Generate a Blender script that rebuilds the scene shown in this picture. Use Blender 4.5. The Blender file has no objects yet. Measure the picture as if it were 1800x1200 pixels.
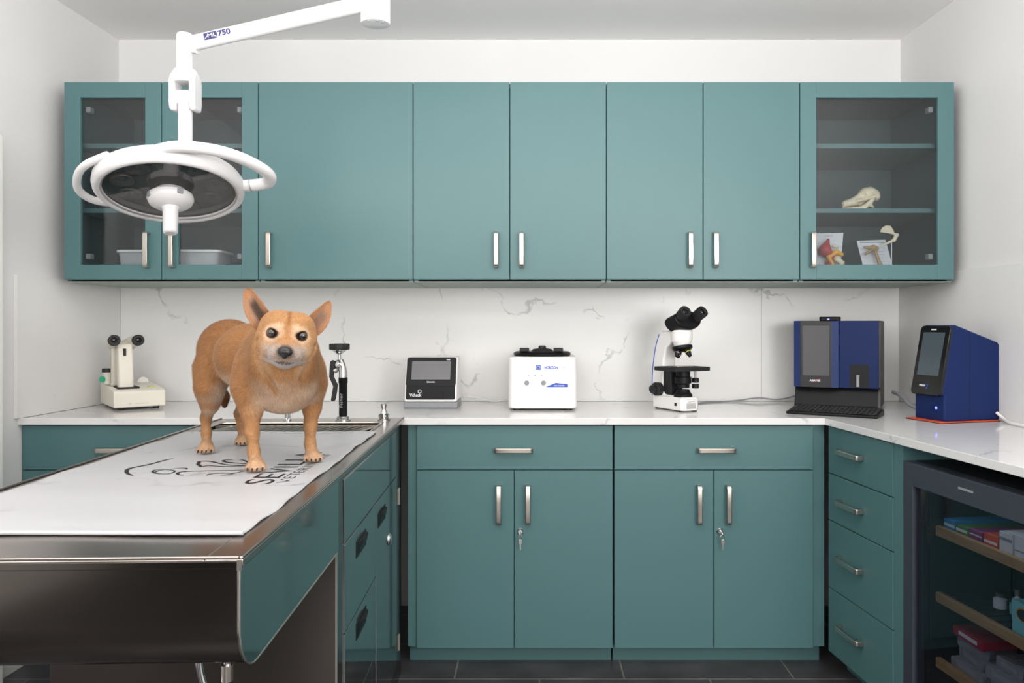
import bpy, math, random
import numpy as np
from mathutils import Matrix, Vector, Euler
S = bpy.context.scene
COL = S.collection
# ---------------------------------------------------------------- camera, light, exposure
CAMH = 1.248
cam = bpy.data.cameras.new('camera'); cam.lens = 36*1383/1800; cam.sensor_width = 36; cam.sensor_fit = 'HORIZONTAL'
cam.shift_x = -38/1800; cam.shift_y = -29/1800; cam.clip_start = .05
co = bpy.data.objects.new('camera', cam); COL.objects.link(co)
co.location = (0, 0, CAMH); co.rotation_euler = (math.pi/2, 0, 0); S.camera = co
S.view_settings.view_transform = 'Standard'; S.view_settings.look = 'None'
S.view_settings.gamma = 1; S.view_settings.use_curve_mapping = False
S.view_settings.exposure = -0.27
wd = bpy.data.worlds.new('world'); S.world = wd; wd.use_nodes = True
wd.node_tree.nodes['Background'].inputs[0].default_value = (.93, .95, 1, 1)
wd.node_tree.nodes['Background'].inputs[1].default_value = .03

def area(name, loc, target, sx, sy, power, color=(1, 1, 1)):
    l = bpy.data.lights.new(name, 'AREA'); l.shape = 'RECTANGLE'; l.size = sx; l.size_y = sy
    l.energy = power; l.color = color
    o = bpy.data.objects.new(name, l); COL.objects.link(o); o.location = loc
    o.rotation_euler = (Vector(target)-Vector(loc)).to_track_quat('-Z', 'Y').to_euler()
    return o
area('key_light', (1.45, -.35, 1.55), (-.3, 3.1, .95), .8, .8, 46, (1, .985, .965))
area('front_softbox', (.0, -2.1, 1.3), (-.1, 3.0, .9), 2.4, 1.2, 66, (1, .99, .98))
area('left_fill_light', (-1.35, .1, 1.95), (1.6, 3.0, 1.05), .7, .7, 13, (1, .99, .98))
area('ceiling_bounce_light', (-.1, .8, 2.0), (-.1, 1.0, 2.5), 2.4, 1.6, 78, (1, .99, .98))

# ---------------------------------------------------------------- materials
def lin(c):
    return tuple(((v/255)/12.92 if v/255 <= .04045 else ((v/255+.055)/1.055)**2.4) for v in c)
def mat(name, rgb, rough=.5, metal=0, spec=.5, coat=0, emit=None, noise=None, bump=None, trans=0, attr=None, sheen=0, aniso=0):
    m = bpy.data.materials.new(name); m.use_nodes = True
    nt = m.node_tree; b = nt.nodes['Principled BSDF']
    c = (*lin(rgb), 1)
    b.inputs['Base Color'].default_value = c
    b.inputs['Roughness'].default_value = rough; b.inputs['Metallic'].default_value = metal
    b.inputs['Specular IOR Level'].default_value = spec; b.inputs['Coat Weight'].default_value = coat
    b.inputs['Transmission Weight'].default_value = trans
    if sheen: b.inputs['Sheen Weight'].default_value = sheen
    if emit:
        b.inputs['Emission Color'].default_value = (*lin(emit[0]), 1); b.inputs['Emission Strength'].default_value = emit[1]
    tc = nt.nodes.new('ShaderNodeTexCoord')
    if attr:
        a = nt.nodes.new('ShaderNodeAttribute'); a.attribute_name = attr
        nt.links.new(a.outputs['Color'], b.inputs['Base Color'])
    if noise:   # (scale xyz, amount)
        mp = nt.nodes.new('ShaderNodeMapping'); mp.inputs['Scale'].default_value = noise[0]
        n = nt.nodes.new('ShaderNodeTexNoise'); n.inputs['Scale'].default_value = 1; n.inputs['Detail'].default_value = 4
        nt.links.new(tc.outputs['Object'], mp.inputs['Vector']); nt.links.new(mp.outputs[0], n.inputs['Vector'])
        mr = nt.nodes.new('ShaderNodeMapRange'); mr.inputs[1].default_value = .3; mr.inputs[2].default_value = .7
        mr.inputs[3].default_value = 1-noise[1]; mr.inputs[4].default_value = 1+noise[1]
        nt.links.new(n.outputs[0], mr.inputs[0])
        vm = nt.nodes.new('ShaderNodeVectorMath'); vm.operation = 'SCALE'; vm.inputs[0].default_value = c[:3]
        nt.links.new(mr.outputs[0], vm.inputs['Scale']); nt.links.new(vm.outputs[0], b.inputs['Base Color'])
    if bump:    # (scale xyz, strength, distance)
        mp = nt.nodes.new('ShaderNodeMapping'); mp.inputs['Scale'].default_value = bump[0]
        n = nt.nodes.new('ShaderNodeTexNoise'); n.inputs['Scale'].default_value = 1; n.inputs['Detail'].default_value = 3
        nt.links.new(tc.outputs['Object'], mp.inputs['Vector']); nt.links.new(mp.outputs[0], n.inputs['Vector'])
        bp = nt.nodes.new('ShaderNodeBump'); bp.inputs['Strength'].default_value = bump[1]; bp.inputs['Distance'].default_value = bump[2]
        nt.links.new(n.outputs[0], bp.inputs['Height']); nt.links.new(bp.outputs[0], b.inputs['Normal'])
    return m

def marble(name, base, vein, rough, vscale=1.0, strength=1.0, width=.012):
    """white quartz: thin broken veins where a warped noise crosses its middle value"""
    m = bpy.data.materials.new(name); m.use_nodes = True; nt = m.node_tree; b = nt.nodes['Principled BSDF']
    L = nt.links.new; N = nt.nodes.new
    b.inputs['Roughness'].default_value = rough
    tc = N('ShaderNodeTexCoord'); mp = N('ShaderNodeMapping'); mp.inputs['Scale'].default_value = (vscale, vscale, vscale)
    mp.inputs['Location'].default_value = (3.1, 1.7, .4); mp.inputs['Rotation'].default_value = (0, .5, .3)
    L(tc.outputs['Object'], mp.inputs['Vector'])
    w = N('ShaderNodeTexNoise'); w.inputs['Scale'].default_value = 9; w.inputs['Detail'].default_value = 6
    L(mp.outputs[0], w.inputs['Vector'])
    vm = N('ShaderNodeVectorMath'); vm.operation = 'SCALE'; vm.inputs['Scale'].default_value = .18
    L(w.outputs['Color'], vm.inputs[0])
    ad = N('ShaderNodeVectorMath'); ad.operation = 'ADD'; L(mp.outputs[0], ad.inputs[0]); L(vm.outputs[0], ad.inputs[1])
    n = N('ShaderNodeTexNoise'); n.inputs['Scale'].default_value = 1.15; n.inputs['Detail'].default_value = 1.5; L(ad.outputs[0], n.inputs['Vector'])
    s = N('ShaderNodeMath'); s.operation = 'SUBTRACT'; s.inputs[1].default_value = .5; L(n.outputs[0], s.inputs[0])
    a = N('ShaderNodeMath'); a.operation = 'ABSOLUTE'; L(s.outputs[0], a.inputs[0])
    mr = N('ShaderNodeMapRange'); mr.inputs[1].default_value = 0; mr.inputs[2].default_value = width; mr.inputs[3].default_value = 1; mr.inputs[4].default_value = 0
    L(a.outputs[0], mr.inputs[0])
    br = N('ShaderNodeTexNoise'); br.inputs['Scale'].default_value = 7; br.inputs['Detail'].default_value = 3; L(mp.outputs[0], br.inputs['Vector'])
    br2 = N('ShaderNodeMapRange'); br2.inputs[1].default_value = .46; br2.inputs[2].default_value = .62; L(br.outputs[0], br2.inputs[0])
    mu = N('ShaderNodeMath'); mu.operation = 'MULTIPLY'; L(mr.outputs[0], mu.inputs[0]); L(br2.outputs[0], mu.inputs[1])
    mu2 = N('ShaderNodeMath'); mu2.operation = 'MULTIPLY'; L(mu.outputs[0], mu2.inputs[0]); mu2.inputs[1].default_value = strength
    mx = N('ShaderNodeMix'); mx.data_type = 'RGBA'
    mx.inputs[6].default_value = (*lin(base), 1); mx.inputs[7].default_value = (*lin(vein), 1)
    L(mu2.outputs[0], mx.inputs[0]); L(mx.outputs[2], b.inputs['Base Color'])
    return m

def glass(name, tint, refl=.9, rough=.0, ior=1.5, alpha=None):
    """clear or tinted pane: see-through tint plus a fresnel mirror"""
    m = bpy.data.materials.new(name); m.use_nodes = True; nt = m.node_tree
    nt.nodes.remove(nt.nodes['Principled BSDF']); out = nt.nodes['Material Output']
    t = nt.nodes.new('ShaderNodeBsdfTransparent'); t.inputs[0].default_value = (*tint, 1)
    g = nt.nodes.new('ShaderNodeBsdfGlossy'); g.inputs['Roughness'].default_value = rough; g.inputs['Color'].default_value = (refl,)*3+(1,)
    fr = nt.nodes.new('ShaderNodeFresnel'); ge = nt.nodes.new('ShaderNodeNewGeometry')
    io = nt.nodes.new('ShaderNodeMapRange'); io.inputs[3].default_value = ior; io.inputs[4].default_value = 1/ior   # same reflectance on both faces of the thin pane
    nt.links.new(ge.outputs['Backfacing'], io.inputs[0]); nt.links.new(io.outputs[0], fr.inputs['IOR'])
    mx = nt.nodes.new('ShaderNodeMixShader')
    nt.links.new(fr.outputs[0], mx.inputs[0]); nt.links.new(t.outputs[0], mx.inputs[1]); nt.links.new(g.outputs[0], mx.inputs[2])
    nt.links.new(mx.outputs[0], out.inputs[0])
    return m

M = {}
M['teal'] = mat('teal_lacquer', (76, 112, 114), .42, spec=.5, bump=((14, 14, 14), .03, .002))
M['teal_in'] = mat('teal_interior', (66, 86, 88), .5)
M['under'] = mat('pale_grey_green_laminate', (150, 162, 155), .5)
M['wall'] = mat('white_wall_paint', (225, 224, 223), .7, spec=.3, bump=((60, 60, 60), .04, .002))
M['ceil'] = mat('ceiling_paint', (244, 242, 241), .8, spec=.2)
M['marble'] = marble('white_quartz_slab', (230, 229, 227), (165, 165, 167), .25, 1.3, .75, .006)
M['quartz'] = marble('white_quartz_worktop', (224, 223, 222), (168, 168, 172), .10, 1.6, .6, .008)
M['nickel'] = mat('brushed_nickel', (200, 192, 182), .28, 1)
M['chrome'] = mat('polished_chrome', (215, 215, 215), .1, 1)
M['steel'] = mat('stainless_steel', (168, 160, 154), .26, 1, bump=((3, 160, 3), .06, .001))
M['steel_side'] = mat('polished_stainless_steel', (176, 178, 176), .085, 1, bump=((2.2, 2.2, 2.2), .03, .004))
M['steel_dark'] = mat('dark_reflection_steel', (118, 112, 106), .16, 1)  # steel with the reflection of a dark room put into its colour
M['white_pl'] = mat('white_plastic', (240, 238, 235), .32)
M['white_lamp'] = mat('white_enamel', (208, 206, 206), .3)
M['grey_pl'] = mat('grey_plastic', (140, 142, 145), .4)
M['black'] = mat('black_plastic', (18, 18, 20), .4, spec=.22)
M['black_gloss'] = mat('glossy_black_glass', (10, 11, 13), .08)
M['screen'] = mat('switched_off_screen', (92, 91, 93), .15)
M['screen2'] = mat('switched_off_screen_slate', (72, 84, 90), .12)
M['rubber'] = mat('black_rubber', (26, 26, 27), .6)
M['cream'] = mat('cream_plastic', (232, 226, 212), .4)
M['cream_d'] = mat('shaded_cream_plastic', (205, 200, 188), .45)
M['blue'] = mat('cobalt_blue_plastic', (12, 34, 84), .5, spec=.25)
M['blue_s'] = mat('slate_blue_plastic', (36, 54, 104), .5, spec=.3)
M['ink'] = mat('black_print', (18, 18, 20), .5)
M['ink_b'] = mat('blue_print', (40, 84, 190), .5)
M['ink_n'] = mat('navy_print', (42, 40, 92), .5)
M['ink_w'] = mat('white_print', (225, 225, 228), .5)
M['ink_g'] = mat('grey_print', (150, 152, 156), .5)
M['ink_r'] = mat('red_print', (190, 40, 45), .5)
M['led'] = mat('lit_blue_led', (90, 100, 255), .3, emit=((110, 110, 255), 4))
M['orange'] = mat('orange_rubber', (214, 84, 44), .5)
M['floor'] = None
M['pane'] = glass('smoked_cabinet_glass', (.86, .88, .89), .9)
M['fridge_pane'] = glass('dark_fridge_glass', (.68, .70, .74), .8, ior=1.4)
M['clear'] = glass('clear_plastic', (.86, .88, .88), .9)
M['tub'] = mat('frosted_clear_plastic', (232, 234, 234), .25); M['tub'].node_tree.nodes['Principled BSDF'].inputs['Alpha'].default_value = .6
M['bone'] = mat('bone_resin', (226, 214, 184), .45, noise=((60, 60, 60), .12))
M['bone_d'] = mat('old_bone_resin', (170, 140, 100), .5)
M['flesh'] = mat('red_muscle_resin', (186, 62, 66), .4)
M['yellow'] = mat('yellow_fat_resin', (232, 170, 60), .4)
M['card'] = mat('white_card', (226, 228, 232), .6)
M['oak'] = mat('oak_shelf_edge', (176, 140, 98), .5, noise=((8, 90, 90), .15))
M['fridge'] = mat('dark_grey_fridge_frame', (66, 70, 80), .35, .3)
M['fridge_in'] = mat('fridge_liner', (30, 34, 38), .5)
M['dark_gap'] = mat('dark_recess', (14, 15, 15), .7)
M['seal'] = mat('dark_teal_print', (20, 36, 37), .6)  # plain dark teal for the printed oval logo

def floor_mat():
    m = bpy.data.materials.new('dark_slate_tile'); m.use_nodes = True; nt = m.node_tree; b = nt.nodes['Principled BSDF']; L = nt.links.new; N = nt.nodes.new
    tc = N('ShaderNodeTexCoord'); mp = N('ShaderNodeMapping'); mp.inputs['Location'].default_value = (-.02, -.335, 0)
    L(tc.outputs['Object'], mp.inputs[0])
    bk = N('ShaderNodeTexBrick'); bk.inputs['Scale'].default_value = 1; bk.inputs['Brick Width'].default_value = .6; bk.inputs['Row Height'].default_value = .305
    bk.inputs['Mortar Size'].default_value = .003; bk.inputs['Color1'].default_value = (*lin((58, 57, 60)), 1); bk.inputs['Color2'].default_value = (*lin((66, 64, 66)), 1)
    bk.inputs['Mortar'].default_value = (*lin((112, 106, 100)), 1); L(mp.outputs[0], bk.inputs[0])
    n = N('ShaderNodeTexNoise'); n.inputs['Scale'].default_value = 6; n.inputs['Detail'].default_value = 8; L(tc.outputs['Object'], n.inputs[0])
    mr = N('ShaderNodeMapRange'); mr.inputs[1].default_value = .35; mr.inputs[2].default_value = .7; mr.inputs[3].default_value = .75; mr.inputs[4].default_value = 1.4; L(n.outputs[0], mr.inputs[0])
    vm = N('ShaderNodeVectorMath'); vm.operation = 'SCALE'; L(bk.outputs[0], vm.inputs[0]); L(mr.outputs[0], vm.inputs['Scale']); L(vm.outputs[0], b.inputs['Base Color'])
    b.inputs['Roughness'].default_value = .35
    return m
M['floor'] = floor_mat()

# ---------------------------------------------------------------- helpers
MW = {}
def tag(o, label=None, cat=None, group=None, kind=None):
    if label: o['label'] = label
    if cat: o['category'] = cat
    if group: o['group'] = group
    if kind: o['kind'] = kind
    return o
def thing(name, label, cat, loc=(0, 0, 0), rotz=0, group=None):
    o = bpy.data.objects.new(name, None); COL.objects.link(o); o.empty_display_size = .05
    o.location = loc; o.rotation_euler = (0, 0, rotz)
    MW[o] = Matrix.Translation(Vector(loc)) @ Matrix.Rotation(rotz, 4, 'Z')
    return tag(o, label, cat, group)

class MB:
    """collects shapes into one mesh; world=thing means coordinates are given in world space"""
    def __init__(s, world=None, M_=None):
        s.v = []; s.f = []; s.mi = []; s.M = M_
        if world is not None: s.M = MW[world].inverted()
        s.cur = 0
    def add(s, vs, fs, M2=None):
        o = len(s.v)
        for p in vs:
            p = Vector(p)
            if M2 is not None: p = M2 @ p
            if s.M is not None: p = s.M @ p
            s.v.append(p)
        for f in fs: s.f.append([i+o for i in f]); s.mi.append(s.cur)
        return s
    def box(s, x0, x1, y0, y1, z0, z1, M2=None):
        vs = [(x, y, z) for x in (x0, x1) for y in (y0, y1) for z in (z0, z1)]
        return s.add(vs, [(0, 1, 3, 2), (4, 6, 7, 5), (0, 4, 5, 1), (2, 3, 7, 6), (0, 2, 6, 4), (1, 5, 7, 3)], M2)
    def cbox(s, c, d, M2=None):
        return s.box(c[0]-d[0]/2, c[0]+d[0]/2, c[1]-d[1]/2, c[1]+d[1]/2, c[2]-d[2]/2, c[2]+d[2]/2, M2)
    def prism(s, pts, a, b, axis='z', M2=None):
        """2D outline extruded from a to b along axis: z:(x,y) y:(x,z) x:(y,z)"""
        def mk(p, t): return {'z': (p[0], p[1], t), 'y': (p[0], t, p[1]), 'x': (t, p[0], p[1])}[axis]
        n = len(pts); vs = [mk(p, a) for p in pts]+[mk(p, b) for p in pts]
        fs = [tuple(range(n-1, -1, -1)), tuple(range(n, 2*n))]+[(i, (i+1) % n, n+(i+1) % n, n+i) for i in range(n)]
        return s.add(vs, fs, M2)
    def lathe(s, prof, n=32, M2=None, cap=True):
        """profile (r,z) round local z"""
        vs = []; fs = []
        for r, z in prof:
            for k in range(n):
                a = 2*math.pi*k/n; vs.append((r*math.cos(a), r*math.sin(a), z))
        for i in range(len(prof)-1):
            for k in range(n):
                fs.append((i*n+k, i*n+(k+1) % n, (i+1)*n+(k+1) % n, (i+1)*n+k))
        if cap:
            fs.append(tuple(range(n-1, -1, -1))); fs.append(tuple((len(prof)-1)*n+k for k in range(n)))
        return s.add(vs, fs, M2)
    def tube(s, pts, r, n=12, cap=True, M2=None, flat=1.0):
        pts = [Vector(p) for p in pts]; R = r if isinstance(r, (list, tuple)) else [r]*len(pts)
        vs = []; fs = []; up = None
        for i, p in enumerate(pts):
            t = (pts[min(i+1, len(pts)-1)]-pts[max(i-1, 0)]).normalized()
            if up is None:
                up = Vector((0, 0, 1)) if abs(t.z) < .9 else Vector((1, 0, 0))
            a = t.cross(up).normalized(); up = a.cross(t).normalized()
            for k in range(n):
                q = 2*math.pi*k/n
                vs.append(p+(a*math.cos(q)+up*math.sin(q)*flat)*R[i])
        for i in range(len(pts)-1):
            for k in range(n): fs.append((i*n+k, i*n+(k+1) % n, (i+1)*n+(k+1) % n, (i+1)*n+k))
        if cap: fs.append(tuple(range(n-1, -1, -1))); fs.append(tuple((len(pts)-1)*n+k for k in range(n)))
        return s.add(vs, fs, M2)
    def ball(s, c, r, n=16, m=10, M2=None):
        rr = r if isinstance(r, (list, tuple)) else (r, r, r)
        vs = [(c[0], c[1], c[2]-rr[2])]; fs = []
        for i in range(1, m):
            t = math.pi*i/m
            for k in range(n):
                a = 2*math.pi*k/n; vs.append((c[0]+rr[0]*math.sin(t)*math.cos(a), c[1]+rr[1]*math.sin(t)*math.sin(a), c[2]-rr[2]*math.cos(t)))
        vs.append((c[0], c[1], c[2]+rr[2])); T = len(vs)-1
        for k in range(n): fs.append((0, 1+(k+1) % n, 1+k)); fs.append((T, T-n+k, T-n+(k+1) % n))
        for i in range(m-2):
            for k in range(n):
                a = 1+i*n; fs.append((a+k, a+(k+1) % n, a+n+(k+1) % n, a+n+k))
        return s.add(vs, fs, M2)
    def build(s, name, m, parent=None, bevel=0, smooth=False, seg=2, label=None, recalc=True):
        me = bpy.data.meshes.new(name); me.from_pydata([tuple(v) for v in s.v], [], s.f)
        ms = m if isinstance(m, (list, tuple)) else [m]
        for q in ms: me.materials.append(M[q] if isinstance(q, str) else q)
        me.polygons.foreach_set('material_index', s.mi)
        if recalc:
            import bmesh
            bm = bmesh.new(); bm.from_mesh(me); bmesh.ops.recalc_face_normals(bm, faces=bm.faces); bm.to_mesh(me); bm.free()
        o = bpy.data.objects.new(name, me); COL.objects.link(o)
        if parent is not None: o.parent = parent
        if smooth:
            me.polygons.foreach_set('use_smooth', [True]*len(me.polygons))
            if smooth != 'all':
                me.set_sharp_from_angle(angle=math.radians(38))
        if bevel:
            b = o.modifiers.new('bevel', 'BEVEL'); b.width = bevel; b.segments = seg; b.limit_method = 'ANGLE'; b.angle_limit = math.radians(35)
            b.harden_normals = False
        if label: o['label'] = label
        return o
def struct(name, mb, m, **k):
    o = mb.build(name, m, **k); o['kind'] = 'structure'; return o
def frameM(o, x, y):
    """matrix with origin o, local x and y axes"""
    x = Vector(x).normalized(); y = Vector(y); y = (y-x*y.dot(x)).normalized(); z = x.cross(y)
    return Matrix(((x[0], y[0], z[0], o[0]), (x[1], y[1], z[1], o[1]), (x[2], y[2], z[2], o[2]), (0, 0, 0, 1)))
def axisM(o, z, hint=(0, 0, 1)):
    z = Vector(z).normalized(); h = Vector(hint)
    if abs(h.dot(z)) > .95: h = Vector((1, 0, 0))
    x = h.cross(z).normalized(); y = z.cross(x)
    return Matrix(((x[0], y[0], z[0], o[0]), (x[1], y[1], z[1], o[1]), (x[2], y[2], z[2], o[2]), (0, 0, 0, 1)))
def text(mb, st, size, Mt, width=None, bold=0.0, ext=.0003, align='LEFT', spacing=1.0):
    """lettering in the plane of Mt (local x to the right, y up); size = cap height"""
    cu = bpy.data.curves.new('lettering', 'FONT'); cu.body = st; cu.size = size/.70; cu.extrude = ext; cu.offset = bold
    cu.align_x = align; cu.space_character = spacing; cu.resolution_u = 4
    o = bpy.data.objects.new('lettering', cu); COL.objects.link(o)
    dg = bpy.context.evaluated_depsgraph_get(); me = bpy.data.meshes.new_from_object(o.evaluated_get(dg))
    vs = [v.co.copy() for v in me.vertices]; fs = [tuple(p.vertices) for p in me.polygons]
    if vs:
        k = 1.0
        if width:
            w = max(v.x for v in vs)-min(v.x for v in vs); k = width/w
        vs = [Vector((v.x*k, v.y, v.z)) for v in vs]
        mb.add(vs, fs, Mt)
    bpy.data.objects.remove(o); bpy.data.curves.remove(cu); bpy.data.meshes.remove(me)
    return mb
def stroke(mb, pts, w, Mt, h=.0003, closed=False):
    """flat printed line of width w (number or list) along 2D points"""
    P = [Vector((p[0], p[1], 0)) for p in pts]; n = len(P)
    W = w if isinstance(w, (list, tuple)) else [w]*n
    vs = []; fs = []
    for i in range(n):
        a = P[(i-1) % n] if (closed or i > 0) else P[i]; b = P[(i+1) % n] if (closed or i < n-1) else P[i]
        t = (b-a).normalized(); q = Vector((-t.y, t.x, 0))*W[i]/2
        vs += [P[i]+q, P[i]-q]
        vs[-1].z = h; vs[-2].z = h
    for i in range(n if closed else n-1):
        j = (i+1) % n; fs.append((2*i, 2*i+1, 2*j+1, 2*j))
    mb.add(vs, fs, Mt); return mb
def smooth_pts(P, it=3, closed=False):
    P = [Vector((*p, 0)) if len(p) == 2 else Vector(p) for p in P]
    for _ in range(it):
        Q = [] if closed else [P[0]]
        for i in range(len(P) if closed else len(P)-1):
            a, b = P[i], P[(i+1) % len(P)]; Q += [a*.75+b*.25, a*.25+b*.75]
        if not closed: Q.append(P[-1])
        P = Q
    return P
def rrect(x0, x1, y0, y1, r, n=5):
    P = []
    for cx, cy, a0 in ((x1-r, y1-r, 0), (x0+r, y1-r, 90), (x0+r, y0+r, 180), (x1-r, y0+r, 270)):
        for k in range(n+1):
            a = math.radians(a0+90*k/n); P.append((cx+r*math.cos(a), cy+r*math.sin(a)))
    return P
def pull(parent, c, along, out, L=.14, name='handle', w=.018, label=None):
    """arched bar pull: c centre on the door face (thing-local), along = bar direction, out = away from the door"""
    mb = MB(); Mt = frameM(c, along, out)
    h = .030; t = .0085; r = .012
    P = [(-L/2, 0), (-L/2, h-r*.6), (-L/2+r*.35, h-r*.18), (-L/2+r, h), (L/2-r, h), (L/2-r*.35, h-r*.18), (L/2, h-r*.6), (L/2, 0),
         (L/2-t, 0), (L/2-t, h-t-.003), (L/2-t-.004, h-t), (-L/2+t+.004, h-t), (-L/2+t, h-t-.003), (-L/2+t, 0)]
    mb.prism(P, -w/2, w/2, 'z', Mt)
    return mb.build(name, 'nickel', parent, bevel=.0025, smooth=True, seg=3, label=label)
def frame_slab(mb, x0, x1, z0, z1, ox0, ox1, oz0, oz1, y0, y1):
    """slab with a rectangular hole (facing -y)"""
    mb.box(x0, ox0, y0, y1, z0, z1); mb.box(ox1, x1, y0, y1, z0, z1)
    mb.box(ox0, ox1, y0, y1, z0, oz0); mb.box(ox0, ox1, y0, y1, oz1, z1)
# ---------------------------------------------------------------- room shell
XL = lambda y: -1.845-.04*(3.5-y)      # left and right wall planes
XR = lambda y: 1.632+.03*(3.5-y)
YF, YB, HC = -2.6, 3.5, 2.516
struct('wall_back', MB().box(-2.2, 2.0, YB, YB+.1, 0, HC), 'wall')
struct('wall_left', MB().prism([(XL(YF), YF), (XL(YB), YB), (XL(YB)-.1, YB), (XL(YF)-.1, YF)], 0, HC), 'wall')
struct('wall_right', MB().prism([(XR(YF), YF), (XR(YB), YB), (XR(YB)+.1, YB), (XR(YF)+.1, YF)], 0, HC), 'wall')
struct('floor', MB().box(-2.3, 2.1, YF, YB+.1, -.1, 0), 'floor')
struct('ceiling', MB().box(-2.3, 2.1, YF, YB+.1, HC, HC+.1), 'ceil')
struct('trim_1', MB().box(XL(YB)+.013, 1.0095, YB-.012, YB, .911, 1.43), 'marble', bevel=.0006)
struct('trim_5', MB().box(1.0105, XR(YB)-.013, YB-.012, YB, .911, 1.43), 'marble', bevel=.0006)
struct('trim_2', MB().prism([(XL(2.83)+.0005, 2.83), (XL(2.83)+.013, 2.83), (XL(YB)+.013, YB-.012), (XL(YB)+.0005, YB-.012)], .911, 1.43), 'marble', bevel=.001)
struct('trim_3', MB().prism([(XR(1.7)-.0005, 1.7), (XR(YB)-.0005, YB-.012), (XR(YB)-.013, YB-.012), (XR(1.7)-.013, 1.7)], .911, 1.458), 'marble', bevel=.001)
struct('trim_4', MB().box(XL(2.7)-.01, XL(2.7)+.062, 2.58, 2.70, 0, 1.90), 'white_pl', bevel=.012, seg=4)

# ---------------------------------------------------------------- wall cabinets
ZB, ZT, YU = 1.4215, 2.174, 3.0
ux = lambda p: (p-938)*3.0/1383
def wall_cabinet(p0, p1, label, doors, glazed=False):
    x0, x1 = ux(p0), ux(p1)
    t = thing('wall_cabinet', label, 'cabinet', (x0, YU, ZB), group='teal wall cabinets')
    g = .0018
    b = MB(world=t); yb = YB-.014 if False else YB-.001
    y0 = YU+.022; th = .018
    zb = ZB-.006
    b.box(x0+g, x0+th, y0, yb, zb, ZT); b.box(x1-th, x1-g, y0, yb, zb, ZT)
    b.box(x0+th, x1-th, y0, yb, ZT-th, ZT); b.box(x0+th, x1-th, y0, yb, ZB+.002, ZB+.02)
    b.box(x0+th, x1-th, yb-.006, yb, ZB+.02, ZT-th)
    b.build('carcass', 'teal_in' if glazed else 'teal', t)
    u = MB(world=t); u.box(x0+g, x1-g, y0-.002, yb, zb-.004, zb); u.build('underside_panel', 'under', t, label='pale grey-green underside panel')
    s = MB(world=t); s.box(x0+.0002, x1-.0002, y0-.003, y0, ZB+.001, ZB+.004); 
    if glazed:
        for zs in (1.692, 1.943):
            MB(world=t).box(x0+th+.001, x1-th-.001, YU+.055, yb-.008, zs-.009, zs+.009).build('shelf', 'teal', t, bevel=.001)
    for (a, c, hs) in doors:
        a, c = ux(a)+g*.8, ux(c)-g*.8
        d = MB(world=t)
        if glazed:
            m = .0635
            frame_slab(d, a, c, ZB, ZT, a+m-.002, c-m+.002, 1.478, ZT-.060, YU, YU+.02)
            dd = d.build('door', 'teal', t, bevel=.0012)
            MB(world=t).box(a+m-.008, c-m+.008, YU+.010, YU+.013, 1.472, ZT-.054).build('glass_pane', 'pane', dd)
            for zz in (1.50, ZT-.11):
                hx = a+m+.006 if hs == 'R' else c-m-.024
                MB(world=t).box(hx, hx+.018, YU+.021, YU+.05, zz, zz+.022).build('hinge', 'grey_pl', dd, bevel=.003)
        else:
            d.box(a, c, YU, YU+.02, ZB, ZT); dd = d.build('door', 'teal', t, bevel=.0015)
        hx = (a+.044 if hs == 'L' else c-.050) if (c-a) > .4 or True else 0
        pull(dd, MW[t].inverted() @ Vector((hx, YU, ZB+.112)), (0, 0, 1), (0, -1, 0), L=.135)
    return t
wall_cabinet(112, 454, 'teal wall cabinet with two narrow glass doors, behind the surgical lamp', [(112, 284, 'R'), (284, 454, 'L')], True)
wall_cabinet(454, 726, 'teal wall cabinet with one wide solid door, above and behind the dog', [(454, 726, 'L')])
wall_cabinet(726, 1066, 'teal two-door wall cabinet above the small screen analyser and the white centrifuge', [(726, 896, 'R'), (896, 1066, 'L')])
wall_cabinet(1066, 1406, 'teal two-door wall cabinet above the upright microscope', [(1066, 1236, 'R'), (1236, 1406, 'L')])
wall_cabinet(1406, 1678, 'teal wall cabinet with a single glass door showing a skull and anatomical models', [(1406, 1678, 'L')], True)

# ---------------------------------------------------------------- base cabinets on the back wall
YD = 2.87
bx = lambda p: (p-938)*2.87/1383
def lock(parent, t, x, z, tilt):
    l = MB(world=t).lathe([(.0125, 0), (.0125, .003), (.0095, .006), (.008, .012), (.0, .012)], 24, axisM((x, YD, z), (0, -1, 0))).build('lock', 'chrome', parent, smooth=True)
    k = MB(world=t); k.box(x-.0012, x+.0012, YD-.026, YD-.012, z-.004, z+.004)
    k.lathe([(.0085, -.001), (.0085, .001)], 16, axisM((x, YD-.03, z-.002), (1, 0, .2)))
    k.tube([(x+.007*math.cos(a), YD-.030+.001*math.sin(a), z-.016+.009*math.sin(a)) for a in [i*math.pi/8 for i in range(17)]], .0008, 6)
    k.build('key', 'nickel', l, smooth=True)
    MB(world=t).prism([(x+tilt-.006, z-.022), (x+tilt+.005, z-.022), (x+tilt+.006, z-.034), (x+tilt+.002, z-.038), (x+tilt+.002, z-.062), (x+tilt-.002, z-.060), (x+tilt-.003, z-.038), (x+tilt-.006, z-.034)], YD-.030, YD-.0282, 'y').build('key', 'nickel', l)
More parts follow.
